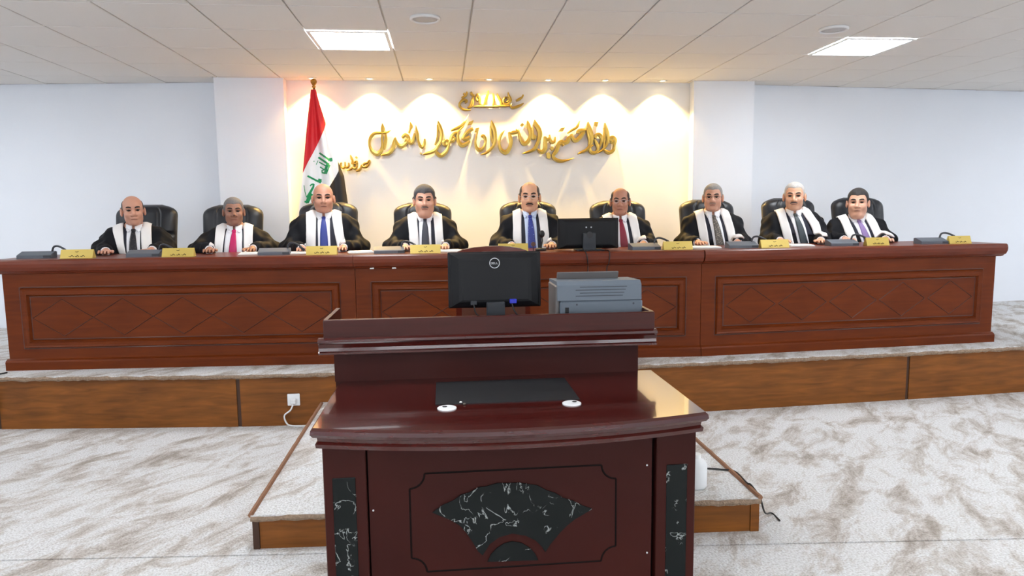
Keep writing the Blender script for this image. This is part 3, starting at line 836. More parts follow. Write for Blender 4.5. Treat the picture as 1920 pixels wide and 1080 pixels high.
    li, lo_ = p.get('lband', ([.066, .074, .082, .090], [.138, .150, .156, .160])); ri, ro = p.get('rband', ([.066, .074, .082, .090], [.138, .150, .156, .160]))
    zl = [zt+.145, zt+.02, zt-.15, zb]
    dr('stole_band', band([-a for a in lo_], zl), band([-a for a in li], zl), .013, 'satin', n=36)
    dr('stole_band', band(ri, zl), band(ro, zl), .013, 'satin', n=36)
    # collar
    cn = MB(); N = 40; cv = []
    for k in range(N+1):
        a = -PI/2+.16+(2*PI-.32)*k/N                           # opening at the front
        fr = max(0, -math.sin(a))
        for (rr, dz) in ((.0585, .0), (.066, -.004), (.076, -.044-.022*fr**4), (.064, -.046-.02*fr**4)):
            rr2 = rr*p.get('neck', 1.0)*1.06
            cv.append((p.get('hx', 0)*.6+rr2*math.cos(a), .045+rr2*math.sin(a)*1.08, hz-.098-.026*fr+dz))
    cf = []
    for k in range(N):
        for q in range(4): cf.append((k*4+q, k*4+(q+1) % 4, (k+1)*4+(q+1) % 4, (k+1)*4+q))
    cf += [(3, 2, 1, 0), (N*4, N*4+1, N*4+2, N*4+3)]
    cn.add(cv, cf); cn.build('shirt_collar', p.get('shirt', 'shirt'), t, local=True)
    for sd in (-1, 1):
        a = [(sd*.010, zt+.026), (sd*.026, zt-.012), (sd*.040, zt-.030)]; b = [(sd*.060, zt+.04), (sd*.058, zt+.005), (sd*.044, zt-.028)]
        if sd < 0: a, b = b, a
        dr('collar_point', a, b, .016, p.get('shirt', 'shirt'), n=8, m_=3, base=.004)
    # tie
    ks = [zt+.012, zt-.012, zt-.03]
    kn = dr('tie_knot', band([-.021, -.019, -.012], ks), band([.021, .019, .012], ks), .026, p['tie'], n=8, m_=4)
    zk = [zt-.026, zt-.09, zt-.18, zb]
    dr('tie', band([-.013, -.021, -.028, -.034], zk), band([.013, .021, .028, .034], zk), .018, p['tie'], m_=5)
    # cuffs
    for sd in (-1, 1):
        wv = Vector((sd*B['wr'][0], B['wr'][1], B['wr'][2])); ev = Vector((sd*B['el'][0], B['el'][1], B['el'][2])); dv = (ev-wv).normalized()
        MB().tube([wv-dv*.002, wv+dv*.05], [.036, .039], 14).build('shirt_cuff', 'shirt', t, local=True, smooth=False)
    return t

plain('tie_black', srgb(24, 24, 30), .5); patterned('tie_dots', srgb(24, 24, 34), srgb(120, 112, 100), 90, .25)
plain('tie_magenta', srgb(190, 24, 96), .45); plain('tie_blue', srgb(40, 58, 140), .45); plain('tie_grey', srgb(52, 54, 66), .45, noise=.2, nscale=120)
patterned('tie_bluepat', srgb(46, 60, 140), srgb(110, 130, 200), 70, .3); plain('tie_wine', srgb(134, 32, 54), .45)
patterned('tie_brownpat', srgb(86, 80, 74), srgb(150, 140, 128), 80, .4); plain('tie_slate', srgb(58, 68, 74), .5, noise=.25, nscale=200); plain('tie_lilac', srgb(148, 124, 178), .45)
GREY, DK, WHITEH = srgb(112, 106, 104), srgb(48, 44, 44), srgb(188, 184, 180)
WSP = 'silver'
#        head px, top py, chin py, hair..., chair px, chair top py
J = [
 dict(h=(249, 368, 424), hair='sides', haircol=srgb(84, 74, 70), bx=.07, skin=srgb(206, 152, 128), tie='tie_dots', elx=0.245, label='person with a bald crown and dotted black tie, seated at the left end', ch=(274, 385), hroll=-.05, wide=.98, nose=1.1,
      lband=([.085, .082, .070, .05], [.155, .16, .13, .09]), rband=([.05, .055, .060, .065], [.125, .135, .14, .145])),
 dict(h=(438, 371, 424), hair='full', haircol=srgb(120, 116, 116), hairline=.084, skin=srgb(158, 112, 92), tie='tie_magenta', elx=0.29, label='person in black robe wearing a bright magenta tie', ch=(436, 385), nose=1.25, shirt_w=[.06, .066, .07, .075], skew=-.015, jaw=1.05),
 dict(h=(606, 345, 400), hair='none', haircol=DK, skin=srgb(196, 142, 118), tie='tie_blue', elx=0.295, label='person with a shaved head and plain blue tie, in front of the flag', ch=(615, 380), jaw=1.08, wide=1.03, neck=1.08, shw=1.08, browcol=srgb(28, 22, 22),
      lband=([.062, .064, .066, .075], [.145, .15, .15, .15]), rband=([.064, .068, .085, .12], [.14, .15, .165, .19])),
 dict(h=(796, 348, 406), hair='full', haircol=srgb(78, 76, 78), hairline=.072, hair_t=.013, skin=srgb(212, 160, 136), tie='tie_grey', elx=0.28, label='person with dark grey hair and a charcoal tie, between the shaved-head and moustached persons', ch=(792, 381), jaw=1.1, wide=1.0, dchin=1, neck=1.08, moustache=srgb(120, 104, 98),
      lband=([.068, .07, .06, .05], [.145, .15, .14, .125])),
 dict(h=(993, 342, 399), hair='sides', haircol=srgb(74, 62, 56), bx=.06, skin=srgb(218, 164, 132), tie='tie_bluepat', elx=0.28, shirt='shirtblue', label='person with moustache, spectacles and patterned blue tie in the middle of the bench', ch=(990, 378), moustache=srgb(52, 40, 36), glasses=WSP, wide=.97, skew=.01),
 dict(h=(1163, 353, 404), hair='sides', haircol=srgb(58, 50, 48), bx=.062, skin=srgb(184, 128, 104), tie='tie_wine', elx=0.25, label='person with spectacles and wine-red tie, partly behind the bench monitor', ch=(1158, 377), glasses=WSP, skew=.03),
 dict(h=(1337, 345, 397), hair='full', haircol=srgb(150, 146, 142), hairline=.086, hair_t=.007, skin=srgb(206, 154, 130), tie='tie_brownpat', elx=0.25, label='person with grey hair, spectacles and grey-brown patterned tie', ch=(1325, 375), glasses='monitor_gray', wide=1.0, jaw=1.08, skew=.05, neck=1.06, moustache=srgb(160, 128, 112)),
 dict(h=(1490, 342, 396), hair='full', haircol=srgb(196, 192, 188), hairline=.090, hair_t=.006, skin=srgb(222, 170, 140), tie='tie_slate', elx=0.235, label='person with white hair, dark moustache and slate-coloured tie', ch=(1478, 372), moustache=srgb(90, 76, 74), wide=1.02, skew=.07, neck=1.04,
      rband=([.066, .075, .11, .10], [.135, .155, .18, .14])),
 dict(h=(1609, 354, 408), hair='full', haircol=srgb(54, 50, 50), hairline=.078, hair_t=.009, skin=srgb(224, 172, 146), tie='tie_lilac', elx=0.245, label='person with short dark hair and a lilac tie, seated at the right end', ch=(1608, 371), jaw=1.1, dchin=1, neck=1.06, skew=.09, belly=1.08),
]
short = ['the dotted black tie', 'the magenta tie', 'the plain blue tie', 'the charcoal tie', 'the patterned blue tie', 'the wine-red tie', 'the grey-brown patterned tie', 'the slate-coloured tie', 'the lilac tie']
for i, p in enumerate(J):
    hx, ht, hc = p['h']
    Y = 6.1
    for _ in range(4):
        c = at_y(hx, (ht+hc)/2, Y); Y = bench_y(c.x)+.79
    top = at_y(hx, ht, Y-.03); bot = at_y(hx, hc, Y-.06)
    p['i'] = i; p['x'], p['y'] = c.x, Y
    p['hz'] = (top.z+bot.z)/2-DAIS
    p['hs'] = (top.z-bot.z)/.238*(1.0 if p['hair'] != 'full' else .975)
    phi = -math.atan2(c.x, Y); p['rz'] = phi*.6; p['hyaw'] = phi*.45
    make_person(p)
    cx, cty = p['ch']; cyy = Y+.12
    cp = at_y(cx, cty, cyy+.33)
    make_chair(cp.x, cyy, cp.z+.005, 0, 'black leather high-back chair behind the person in '+short[i])

# ------------------------------------------------------------------ things on the bench
def bench_pt(px, py): return at_z(px, py, BTOP)
# conference microphone units
def mic_mesh():
    d = {}
    b = MB(); b.prism([(-.055, 0), (.055, 0), (.055, .046), (.035, .052), (-.045, .028), (-.055, .022)], -.125, .125, axis='x'); d['base'] = b.mesh('base', 'micgray')
    k = MB(); k.box((.07, -.05, .004), (.1255, -.0555, .022)); d['speaker_grille'] = k.mesh('speaker_grille', 'micdark')
    a = MB(); a.tube(catmull([(.10, .03, .045), (.115, .03, .082), (.15, .02, .09), (.20, 0, .07), (.225, -.01, .045)], 5), [.008]*20+[.011]*1, 8); d['gooseneck'] = a.mesh('gooseneck', 'micdark', smooth=True)
    h = MB(); h.tube([(.205, -.002, .065), (.24, -.014, .03)], [.012, .011], 10); d['microphone_head'] = h.mesh('microphone_head', 'micdark', smooth=True)
    return d
MIC = mic_mesh()
mics = [(70, 486, 'leftmost grey microphone unit, at the left end of the bench', 0), (272, 483, 'grey microphone unit in front of the person in the dotted tie', 0), (515, 478, 'grey microphone unit between the magenta tie and the plain blue tie', 0),
        (730, 474, 'grey microphone unit left of the person in the charcoal tie', 0), (1208, 467, 'grey microphone unit right of the bench monitor', 0), (1390, 464, 'grey microphone unit in front of the grey-brown patterned tie', 0),
        (1578, 461, 'grey microphone unit between the slate tie and the lilac tie', 0), (1745, 458, 'rightmost grey microphone unit, at the right end of the bench', 0)]
for px, py, lb, rz in mics:
    q = bench_pt(px, py); y = bench_y(q.x)+.16; x = at_y(px, py, y).x
    t = empty('microphone_unit', (x, y, BTOP), .08 if x < 2 else -.05); tag(t, lb, 'microphone', 'grey microphone units on the bench')
    fl_ = 1
    for n_, me in MIC.items(): inst(n_, me, t, scale=(.95, 1, 1))
# nameplates
npb = MB(); npb.prism([(-.03, 0), (.03, 0), (.004, .066), (-.004, .066)], -.118, .118, axis='x')
np_me = npb.mesh('plate', 'goldplate')
ink = MB()
def on_face(u, v, d=.0012): return (u, -.03+.026*v/.066-d, v)
def inkrun(pts, r): ink.tube([on_face(u, v) for u, v in pts], r, 5)
inkrun([(-.012, .050), (0, .047), (.012, .052)], .0018)
for u0, u1 in ((-.055, -.02), (-.010, .018), (.03, .06)):
    inkrun([(u0, .016), ((u0+u1)/2-.006, .011), ((u0+u1)/2+.004, .022), (u1, .013)], .0026)
ink_me = ink.mesh('inscription', 'ink')
plates = [(147, 487, 'gold nameplate at the left end, left of the dotted tie'), (336, 484, 'gold nameplate between the dotted tie and the magenta tie'), (604, 478, 'gold nameplate in front of the plain blue tie'), (798, 474, 'gold nameplate in front of the charcoal tie'),
          (962, 470, 'gold nameplate in front of the patterned blue tie, above the desk monitor'), (1270, 467, 'gold nameplate between the wine-red tie and the grey-brown tie'), (1451, 465, 'gold nameplate in front of the slate-coloured tie'), (1643, 460, 'gold nameplate in front of the lilac tie'), (1797, 457, 'gold nameplate at the right end of the bench')]
for px, py, lb in plates:
    y = bench_y(bench_pt(px, py).x)+.10; x = at_y(px, py, y).x
    t = empty('nameplate', (x, y, BTOP), 0); tag(t, lb, 'nameplate', 'gold nameplates on the bench')
    sc_ = .84 if px > 1600 else 1
    inst('plate', np_me, t, scale=(sc_, 1, 1)); inst('inscription', ink_me, t, scale=(sc_, 1, 1))
# papers
for px, wd, lb in ((562, .16, 'white paper left of the plain blue tie nameplate'), (676, .2, 'white paper under the arm right of the plain blue tie'), (838, .24, 'white paper right of the charcoal tie nameplate'), (1318, .26, 'white paper in front of the grey-brown tie'), (1497, .2, 'white paper right of the slate tie nameplate'), (470, .18, 'white paper in front of the magenta tie')):
    q = bench_pt(px, 470); y = bench_y(q.x)+.28; x = at_y(px, 468, y).x
    mb = MB(); mb.box((-wd/2, -.1, 0), (wd/2, .1, .006)); mb.box((-wd/2+.01, -.09, .006), (wd/2-.004, .1, .012))
    o = mb.build('paper_stack', 'paper'); o.location = (x, y, BTOP+.0005); o.rotation_euler = (0, 0, .2 if px < 900 else -.15)
    tag(o, lb, 'paper', 'papers on the bench')
# table microphone of the middle seat
q = at_y(1014, 468, bench_y(.8)+.22)
t = empty('table_microphone', (q.x, q.y, BTOP)); tag(t, 'black gooseneck table microphone in front of the patterned blue tie', 'microphone')
MB().lathe((q.x, q.y, BTOP), [(.045, 0), (.045, .014), (.03, .02), (.01, .022)], 20).build('base', 'dark', t, smooth=True)
MB().tube(catmull([(q.x, q.y, BTOP+.02), (q.x+.012, q.y, BTOP+.07), (q.x+.008, q.y-.01, BTOP+.11)], 4), .006, 8).build('gooseneck', 'dark', t, smooth=True)
MB().lathe((q.x+.008, q.y-.01, BTOP+.105), [(.008, 0), (.02, .012), (.024, .03), (.02, .048), (.008, .058)], 14).build('foam_windscreen', 'dark', t, smooth=True)
q = at_y(1000, 458, bench_y(.8)+.2)
t = empty('pendant_badge', (q.x, q.y, BTOP)); tag(t, 'round dark badge on a thin stand before the patterned blue tie', 'badge')
MB().cyl((q.x, q.y, q.z), .019, .012, 18, axis='y').build('badge_disc', 'brownleather', t)
MB().tube([(q.x, q.y+.005, BTOP), (q.x, q.y+.005, q.z-.015)], .004, 6).build('stand', 'dark', t)
# monitor standing on the bench, seen from behind
def monitor(x, y, z0, wid, hgt, zb, tilt, label, logo, neck_w, neck_mat, ntop=.52, rz=0):
    t = empty('computer_monitor', (x, y, z0), rz); tag(t, label, 'monitor')
    M = Matrix.Translation((0, 0, zb+hgt/2)) @ Matrix.Rotation(tilt, 4, 'X')
    b = MB(); b.box((-wid/2, -.008, -hgt/2), (wid/2, .012, hgt/2), M=M, bev=.004)
    rings = []
    for s_, yy in ((.97, -.008), (.93, -.02), (.78, -.034), (.70, -.036)):
        rings.append([(-wid/2*s_, yy, -hgt/2*s_), (wid/2*s_, yy, -hgt/2*s_), (wid/2*s_, yy, hgt/2*s_), (-wid/2*s_, yy, hgt/2*s_)])
    vs = [M @ Vector(p) for r in rings for p in r]; fs = [(i*4+k, i*4+(k+1) % 4, i*4+4+(k+1) % 4, i*4+4+k) for i in range(3) for k in range(4)]+[(12, 13, 14, 15)]
    b.add(vs, fs); b.build('casing', 'monitor', t, local=True)
    MB().box((-wid/2+.012, .012, -hgt/2+.016), (wid/2-.012, .0135, hgt/2-.012), M=M).build('screen', 'dark', t, local=True)
    MB().box((-wid*.36, -.0215, hgt/2*.80), (wid*.36, -.019, hgt/2*.86), M=M).build('vent_slot', 'monitor_gray', t, local=True)
    nk = MB(); nk.box((-neck_w/2, -.062, .006), (neck_w/2, -.036, zb+hgt*ntop), bev=.004); n_ = nk.build('neck', neck_mat, t, local=True)
    MB().box((-.11, -.13, 0), (.11, .06, .009), bev=.004).build('stand_base', neck_mat, t, local=True)
    return t, M, n_
p0, p1 = at_y(1046, 411, 5.44), at_y(1160, 411, 5.44)
tb, Mb, nk = monitor((p0.x+p1.x)/2, bench_y(1.15)+.2, BTOP, p1.x-p0.x, .245, .012, 0, 'black computer monitor on the bench, seen from behind', None, .105, 'monitor_gray')
MB().cyl((0, -.0625, .125), .026, -.004, 20, axis='y').build('cable_hole', 'dark', nk, local=True)
hs = MB()
for sx in (-.022, .018): hs.cyl((sx, -.04, .185), .006, .006, 10, axis='y')
hs.build('screw', 'silver', tb, local=True)
for px, dx, lb in ((1095, .015, 'thin black cable hanging over the bench front, left one below the monitor'), (1139, -.01, 'thin black cable hanging over the bench front, right one below the monitor')):
    a = at_y(px, 472, bench_y(1.1)); yb_ = bench_y(a.x)
    pts = catmull([(a.x, yb_+.1, BTOP+.006), (a.x, yb_-.03, BTOP+.006), (a.x+dx*.3, yb_-.078, BTOP-.02), (a.x+dx, yb_-.075, BTOP-.09), (a.x+dx*1.6, yb_-.03, BTOP-.16), (a.x+dx*1.2, yb_-.012, BTOP-.55)], 6)
    o = MB().tube(pts, .004, 6).build('hanging_cable', 'cable', smooth=True); tag(o, lb, 'cable', 'cables over the bench front')

# ------------------------------------------------------------------ wall lettering (gilded cut-out script)
YT = NICHE_Y-.012
def ribbons(strokes, x0, y0, sc, parent, name, Yf=YT, depth=.046, wk=.9, mat='gold', ridge=.004):
    for st in strokes:
        pts = catmull([(x0+a/sc, y0+b/sc, c*wk) for a, b, c in st], 5)
        L, R, C = [], [], []
        for i, p in enumerate(pts):
            a = pts[max(0, i-1)][:2]; b = pts[min(len(pts)-1, i+1)][:2]; d = b-a; n = np.array([-d[1], d[0]]); ln = np.hypot(*n) or 1; n = n/ln*max(.35, p[2]/2)
            L.append(at_y(p[0]+n[0], p[1]+n[1], Yf)); R.append(at_y(p[0]-n[0], p[1]-n[1], Yf)); C.append(at_y(p[0], p[1], Yf))
        mb = MB(); vs = []; N = len(pts)
        for i in range(N):
            l, r, c = L[i], R[i], C[i]
            vs += [(l.x, Yf, l.z), (l.x, Yf-depth, l.z), (c.x, Yf-depth-ridge, c.z), (r.x, Yf-depth, r.z), (r.x, Yf, r.z)]
        fs = []
        for i in range(N-1):
            for k in range(5): fs.append((i*5+k, i*5+(k+1) % 5, i*5+5+(k+1) % 5, i*5+5+k))
        fs += [(4, 3, 2, 1, 0), tuple((N-1)*5+k for k in range(5))]
        mb.add(vs, fs); mb.build(name, mat, parent)
def dots(polys, x0, y0, sc, parent, name, Yf=YT, depth=.046, mat='gold'):
    for pl in polys:
        pts = [at_y(x0+a/sc, y0+b/sc, Yf) for a, b in pl]
        MB().prism([(p.x, p.z) for p in pts], Yf-depth, Yf, axis='y').build(name, mat, parent)
def rh(cx, cy, r=45): return [(cx-r, cy), (cx, cy-r), (cx+r, cy), (cx, cy+r)]
def lettering(label):
    q = at_y(917, 300, YT); t = empty('wall_lettering', (q.x, YT, q.z)); tag(t, label, 'lettering', 'gilded script on the niche wall'); return t
t = lettering('large line of gilded script across the niche wall')
c5 = (1045, 215, 12); c4 = (960, 215, 12); c3 = (880, 215, 12); c2 = (785, 215, 12); c1 = (685, 215, 12)
ribbons([[(1165, 600, 4), (1175, 545, 8), (1230, 530, 9), (1275, 590, 8), (1265, 700, 4), (1245, 800, 6), (1160, 860, 8), (1080, 830, 6), (1035, 790, 2)], [(1190, 600, 6), (1225, 625, 8), (1260, 600, 6)],
         [(1055, 190, 1), (1075, 320, 7), (1112, 450, 7), (1120, 580, 6), (1085, 690, 5), (1000, 800, 5), (880, 870, 2)], [(1040, 300, 3), (1050, 480, 3), (1035, 640, 3), (1020, 770, 3)],
         [(840, 540, 4), (850, 480, 7), (910, 455, 7), (970, 500, 7), (985, 575, 6), (955, 670, 5), (910, 760, 4)], [(820, 560, 3), (865, 655, 6), (900, 740, 6), (880, 830, 6), (800, 870, 7), (730, 830, 6), (725, 750, 4), (790, 690, 3)],
         [(675, 170, 1), (690, 280, 8), (735, 400, 8), (760, 540, 7), (730, 680, 6), (640, 800, 6), (530, 850, 5), (450, 890, 2)], [(650, 340, 3), (680, 480, 4), (700, 600, 3), (690, 690, 2)],
         [(490, 145, 1), (430, 290, 5), (330, 350, 5), (220, 425, 3)], [(630, 350, 4), (560, 365, 8), (470, 375, 8), (450, 430, 5)], [(590, 390, 6), (530, 470, 8), (450, 560, 9), (380, 590, 8), (320, 510, 6), (300, 440, 4)],
         [(310, 480, 5), (240, 540, 8), (200, 625, 9), (120, 630, 8), (60, 620, 6)]], *c5, t, 'letter_stroke')
dots([[(825, 175), (905, 180), (880, 275), (815, 255)], [(20, 385), (70, 310), (160, 295), (110, 385)]], *c5, t, 'letter_dot')
ribbons([[(1130, 600, 7), (1060, 640, 8), (1020, 730, 8), (980, 830, 8), (915, 930, 6), (960, 1010, 7), (1080, 1050, 7), (1230, 1030, 4), (1380, 980, 1)], [(1050, 690, 4), (1110, 660, 6), (1150, 710, 4)],
         [(960, 510, 2), (945, 610, 5), (890, 630, 7), (850, 570, 5), (835, 460, 2)], [(845, 540, 6), (775, 570, 7), (735, 500, 2)], [(728, 500, 4), (738, 640, 7), (735, 770, 8), (670, 850, 9), (600, 820, 6), (560, 780, 3)],
         [(500, 125, 1), (520, 220, 8), (590, 330, 9), (620, 460, 9), (590, 580, 7), (550, 680, 7), (480, 790, 7), (340, 850, 5), (220, 885, 1)], [(460, 300, 3), (455, 420, 5), (480, 540, 8), (520, 480, 5)],
         [(340, 140, 1), (360, 250, 8), (395, 380, 7), (400, 500, 7), (350, 610, 8), (270, 665, 9), (200, 600, 6), (160, 470, 5), (140, 380, 3)], [(140, 390, 5), (85, 330, 2)], [(120, 400, 6), (30, 410, 8), (-30, 425, 6), (-75, 400, 2)]], *c4, t, 'letter_stroke')
dots([rh(220, 240), rh(890, 770, 50), [(760, 870), (820, 850), (860, 930), (830, 1000), (770, 980)]], *c4, t, 'letter_dot')
ribbons([[(885, 400, 4), (915, 520, 7), (930, 640, 7), (890, 770, 8), (810, 855, 10), (710, 800, 7), (670, 680, 5), (680, 550, 5), (720, 450, 5), (785, 365, 1)],
         [(490, 140, 1), (515, 250, 8), (560, 370, 8), (575, 520, 7), (550, 680, 6), (470, 790, 6), (370, 870, 5), (250, 905, 1)], [(475, 260, 3), (480, 420, 4), (500, 560, 3), (510, 650, 2)],
         [(262, 500, 4), (310, 490, 7), (355, 560, 6), (355, 650, 5), (310, 750, 6), (230, 805, 8), (160, 750, 6), (133, 640, 4), (150, 500, 3), (180, 400, 3)]], *c3, t, 'letter_stroke')
dots([[(115, 400), (140, 315), (220, 300), (195, 400)]], *c3, t, 'letter_dot')
ribbons([[(1220, 325, 6), (1150, 360, 8), (1080, 420, 7), (1030, 475, 6), (1000, 540, 6), (1060, 560, 8), (1150, 505, 7)], [(1070, 125, 1), (990, 240, 7), (940, 275, 6), (850, 320, 6), (725, 368, 3)],
         [(1000, 270, 4), (940, 330, 3), (885, 400, 4), (880, 520, 6), (905, 630, 7), (970, 695, 9), (1060, 670, 8), (1145, 600, 5)], [(870, 420, 6), (800, 440, 7), (745, 500, 7), (720, 590, 7), (765, 595, 8), (805, 545, 6), (770, 505, 4)],
         [(610, 585, 7), (655, 625, 8), (635, 690, 7), (580, 680, 7), (565, 625, 7), (610, 585, 7)], [(745, 560, 5), (690, 630, 6), (660, 750, 6), (600, 860, 8), (500, 925, 9), (420, 880, 7), (370, 800, 5)],
         [(435, 145, 1), (460, 250, 8), (505, 370, 8), (520, 480, 7), (490, 620, 7), (430, 720, 7), (380, 800, 8), (290, 850, 7), (190, 880, 6), (95, 900, 1)], [(428, 240, 4), (428, 450, 4), (412, 570, 4), (375, 690, 4)]], *c2, t, 'letter_stroke')
dots([[(1095, 245), (1130, 175), (1235, 135), (1200, 225)]], *c2, t, 'letter_dot')
ribbons([[(1340, 555, 3), (1330, 660, 6), (1290, 735, 7), (1230, 700, 6), (1190, 580, 5), (1165, 430, 7), (1140, 245, 1)], [(1015, 175, 1), (1035, 270, 7), (1010, 350, 3), (985, 420, 4)],
         [(1110, 430, 3), (1090, 560, 6), (1040, 645, 7), (960, 610, 7), (900, 580, 7)], [(830, 530, 5), (900, 470, 8), (980, 530, 7), (950, 610, 7), (900, 665, 8), (820, 715, 9), (740, 680, 7), (690, 600, 6), (680, 520, 3)],
         [(680, 540, 5), (650, 650, 7), (620, 770, 8), (540, 870, 8), (450, 900, 6), (355, 925, 2)],
         [(390, 205, 1), (400, 320, 8), (390, 420, 4), (380, 560, 4), (385, 720, 5), (350, 830, 8), (270, 885, 10), (170, 830, 8), (110, 720, 5), (103, 600, 5), (140, 500, 6), (220, 430, 6), (330, 420, 5), (480, 410, 4), (570, 360, 1)],
         [(462, 440, 4), (465, 560, 6), (440, 700, 6), (420, 790, 5)]], *c1, t, 'letter_stroke')
dots([rh(1250, 880, 26)], *c1, t, 'letter_dot')
t = lettering('small line of gilded script above the large one, under the middle downlight')
c6 = (855, 160, 14.118)
ribbons([[(1770, 265, 3), (1740, 330, 4), (1660, 385, 6), (1585, 420, 4)], [(1775, 490, 2), (1700, 540, 5), (1580, 590, 6), (1480, 610, 5), (1440, 560, 3), (1470, 505, 2)],
         [(1370, 195, 1), (1390, 290, 5), (1430, 380, 6), (1420, 450, 6), (1350, 520, 6), (1270, 500, 5), (1245, 420, 4), (1290, 345, 4), (1355, 345, 4), (1385, 410, 4), (1340, 460, 4)],
         [(1440, 545, 4), (1300, 560, 5), (1200, 562, 5), (1050, 575, 5), (900, 577, 5), (700, 572, 5), (560, 577, 4), (470, 577, 2)], [(1085, 230, 1), (1130, 340, 5), (1180, 440, 6), (1190, 545, 6)], [(970, 225, 2), (990, 330, 5), (995, 450, 5), (970, 560, 5)],
         [(850, 155, 2), (820, 280, 6), (780, 410, 6), (740, 530, 6), (690, 560, 6)], [(520, 270, 3), (585, 270, 6), (630, 370, 6), (630, 480, 6), (680, 545, 5)], [(560, 280, 4), (530, 345, 4), (560, 420, 4), (605, 395, 3)],
         [(485, 305, 4), (440, 280, 5), (395, 225, 5), (420, 195, 3)], [(450, 330, 4), (430, 390, 6), (440, 470, 5), (410, 560, 6), (310, 610, 4)], [(385, 665, 2), (240, 665, 4), (140, 620, 5), (90, 540, 5), (110, 470, 5), (190, 400, 6), (285, 430, 5), (235, 480, 4)],
         [(280, 185, 3), (275, 255, 5), (205, 320, 5), (145, 350, 4)], [(330, 620, 4), (380, 520, 4), (400, 420, 3)]], *c6, t, 'letter_stroke', wk=.82)
dots([rh(215, 240, 32)], *c6, t, 'letter_dot')
t = lettering('small gilded script at lower left, beside the flag')
c7 = (625, 280, 21.6)
ribbons([[(1480, 435, 2), (1490, 520, 4), (1440, 640, 4), (1350, 720, 5), (1250, 730, 5), (1190, 690, 5), (1150, 640, 2)], [(1480, 450, 3), (1390, 560, 4), (1290, 590, 5), (1215, 650, 4)], [(1170, 640, 3), (1130, 760, 4), (1060, 855, 5), (940, 885, 3)],
         [(950, 470, 4), (975, 570, 4), (900, 600, 4), (850, 560, 3), (920, 490, 3)], [(980, 600, 4), (970, 720, 4), (900, 790, 5), (800, 770, 5), (700, 830, 4), (570, 870, 1)], [(710, 235, 1), (760, 380, 5), (800, 480, 4), (835, 640, 3), (850, 740, 3)],
         [(780, 500, 3), (765, 610, 3)], [(640, 550, 2), (645, 680, 4), (580, 740, 4), (510, 720, 4), (490, 520, 2)], [(505, 720, 4), (420, 770, 5), (340, 720, 4), (318, 620, 4), (350, 540, 2)]], *c7, t, 'letter_stroke', wk=.9)
dots([rh(950, 340, 55)], *c7, t, 'letter_dot')

# ------------------------------------------------------------------ flag on a pole
YF = 7.02
ft = at_y(587, 152, YF); fb = at_y(572, 470, YF)
t = empty('flag', (ft.x+.02, YF, DAIS)); tag(t, 'tall flag with red, white and black stripes and green script on a brass-topped pole', 'flag')
fx = ft.x
MB().tube([(fx+.0, YF+.03, DAIS+.02), (fx, YF+.03, ft.z-.03)], .012, 10).build('pole', 'brass', t, smooth=True)
MB().lathe((fx, YF+.03, DAIS), [(.16, 0), (.16, .03), (.05, .05), (.02, .09), (.014, .12)], 24).build('base', 'brass', t, smooth=True)
MB().lathe((fx, YF+.03, ft.z-.06), [(.014, 0), (.020, .01), (.012, .022), (.018, .03), (.03, .05), (.032, .065), (.022, .082), (.006, .09)], 16).build('finial', 'brass', t, smooth=True)
LE = [(168, 583), (200, 579), (240, 575), (320, 568), (400, 560), (480, 553), (560, 548), (620, 545)]
RE = [(168, 592), (200, 601), (232, 611), (275, 623), (296, 631), (330, 645), (380, 652), (440, 656), (520, 660), (620, 662)]
RW = [(168, 800), (231, 611.5), (245, 607), (265, 598), (285, 588), (305, 577), (325, 567.5), (326, 0), (700, 0)]
WB = [(168, 900), (291, 631), (300, 633), (320, 635), (330, 630), (348, 619), (380, 600), (420, 575), (450, 550), (451, 0), (700, 0)]
itp = lambda T, y: float(np.interp(y, [a for a, _ in T], [b for _, b in T]))
def flag_pt(px, py, off=0):
    a, b = itp(LE, py), itp(RE, py); u = (px-a)/max(1, b-a); v = (py-168)/450
    fold = .035*math.sin(u*9.5+v*2.2+.4)*min(1, v*4+.15)+.02*math.sin(u*21+v*3)*min(1, v*3)
    return at_y(px, py, YF-.02-fold-off)
def stripe(name, mat, lf, rf_, y0, y1):
    V = []; Fq = []; rows = [y for y in np.arange(y0, y1+.1, 3.0)]; n = 16
    for y in rows:
        a, b = lf(y), rf_(y); b = max(b, a+.02)
        for i in range(n+1): V.append(flag_pt(a+(b-a)*i/n, y))
    rl = root_loc(t); N = len(V)
    V2 = [(p.x-rl.x, p.y-rl.y, p.z-rl.z) for p in V]; V2 += [(x, y+.003, z) for x, y, z in V2]
    for r in range(len(rows)-1):
        for i in range(n):
            a = r*(n+1)+i; q = (a, a+n+1, a+n+2, a+1); Fq.append(q); Fq.append(tuple(N+k for k in q[::-1]))
    np_obj(name, V2, Fq, mat, t)
stripe('red_stripe', 'red', lambda y: itp(LE, y), lambda y: min(itp(RE, y), max(itp(RW, y), itp(LE, y))), 168, 324)
stripe('white_stripe', 'flagwhite', lambda y: max(itp(LE, y), min(itp(RW, y), itp(RE, y))), lambda y: min(itp(RE, y), max(itp(LE, y), itp(WB, y))), 231, 449)
stripe('black_stripe', 'flagblack', lambda y: max(itp(LE, y), min(itp(RE, y), itp(WB, y))), lambda y: itp(RE, y), 291, 618)
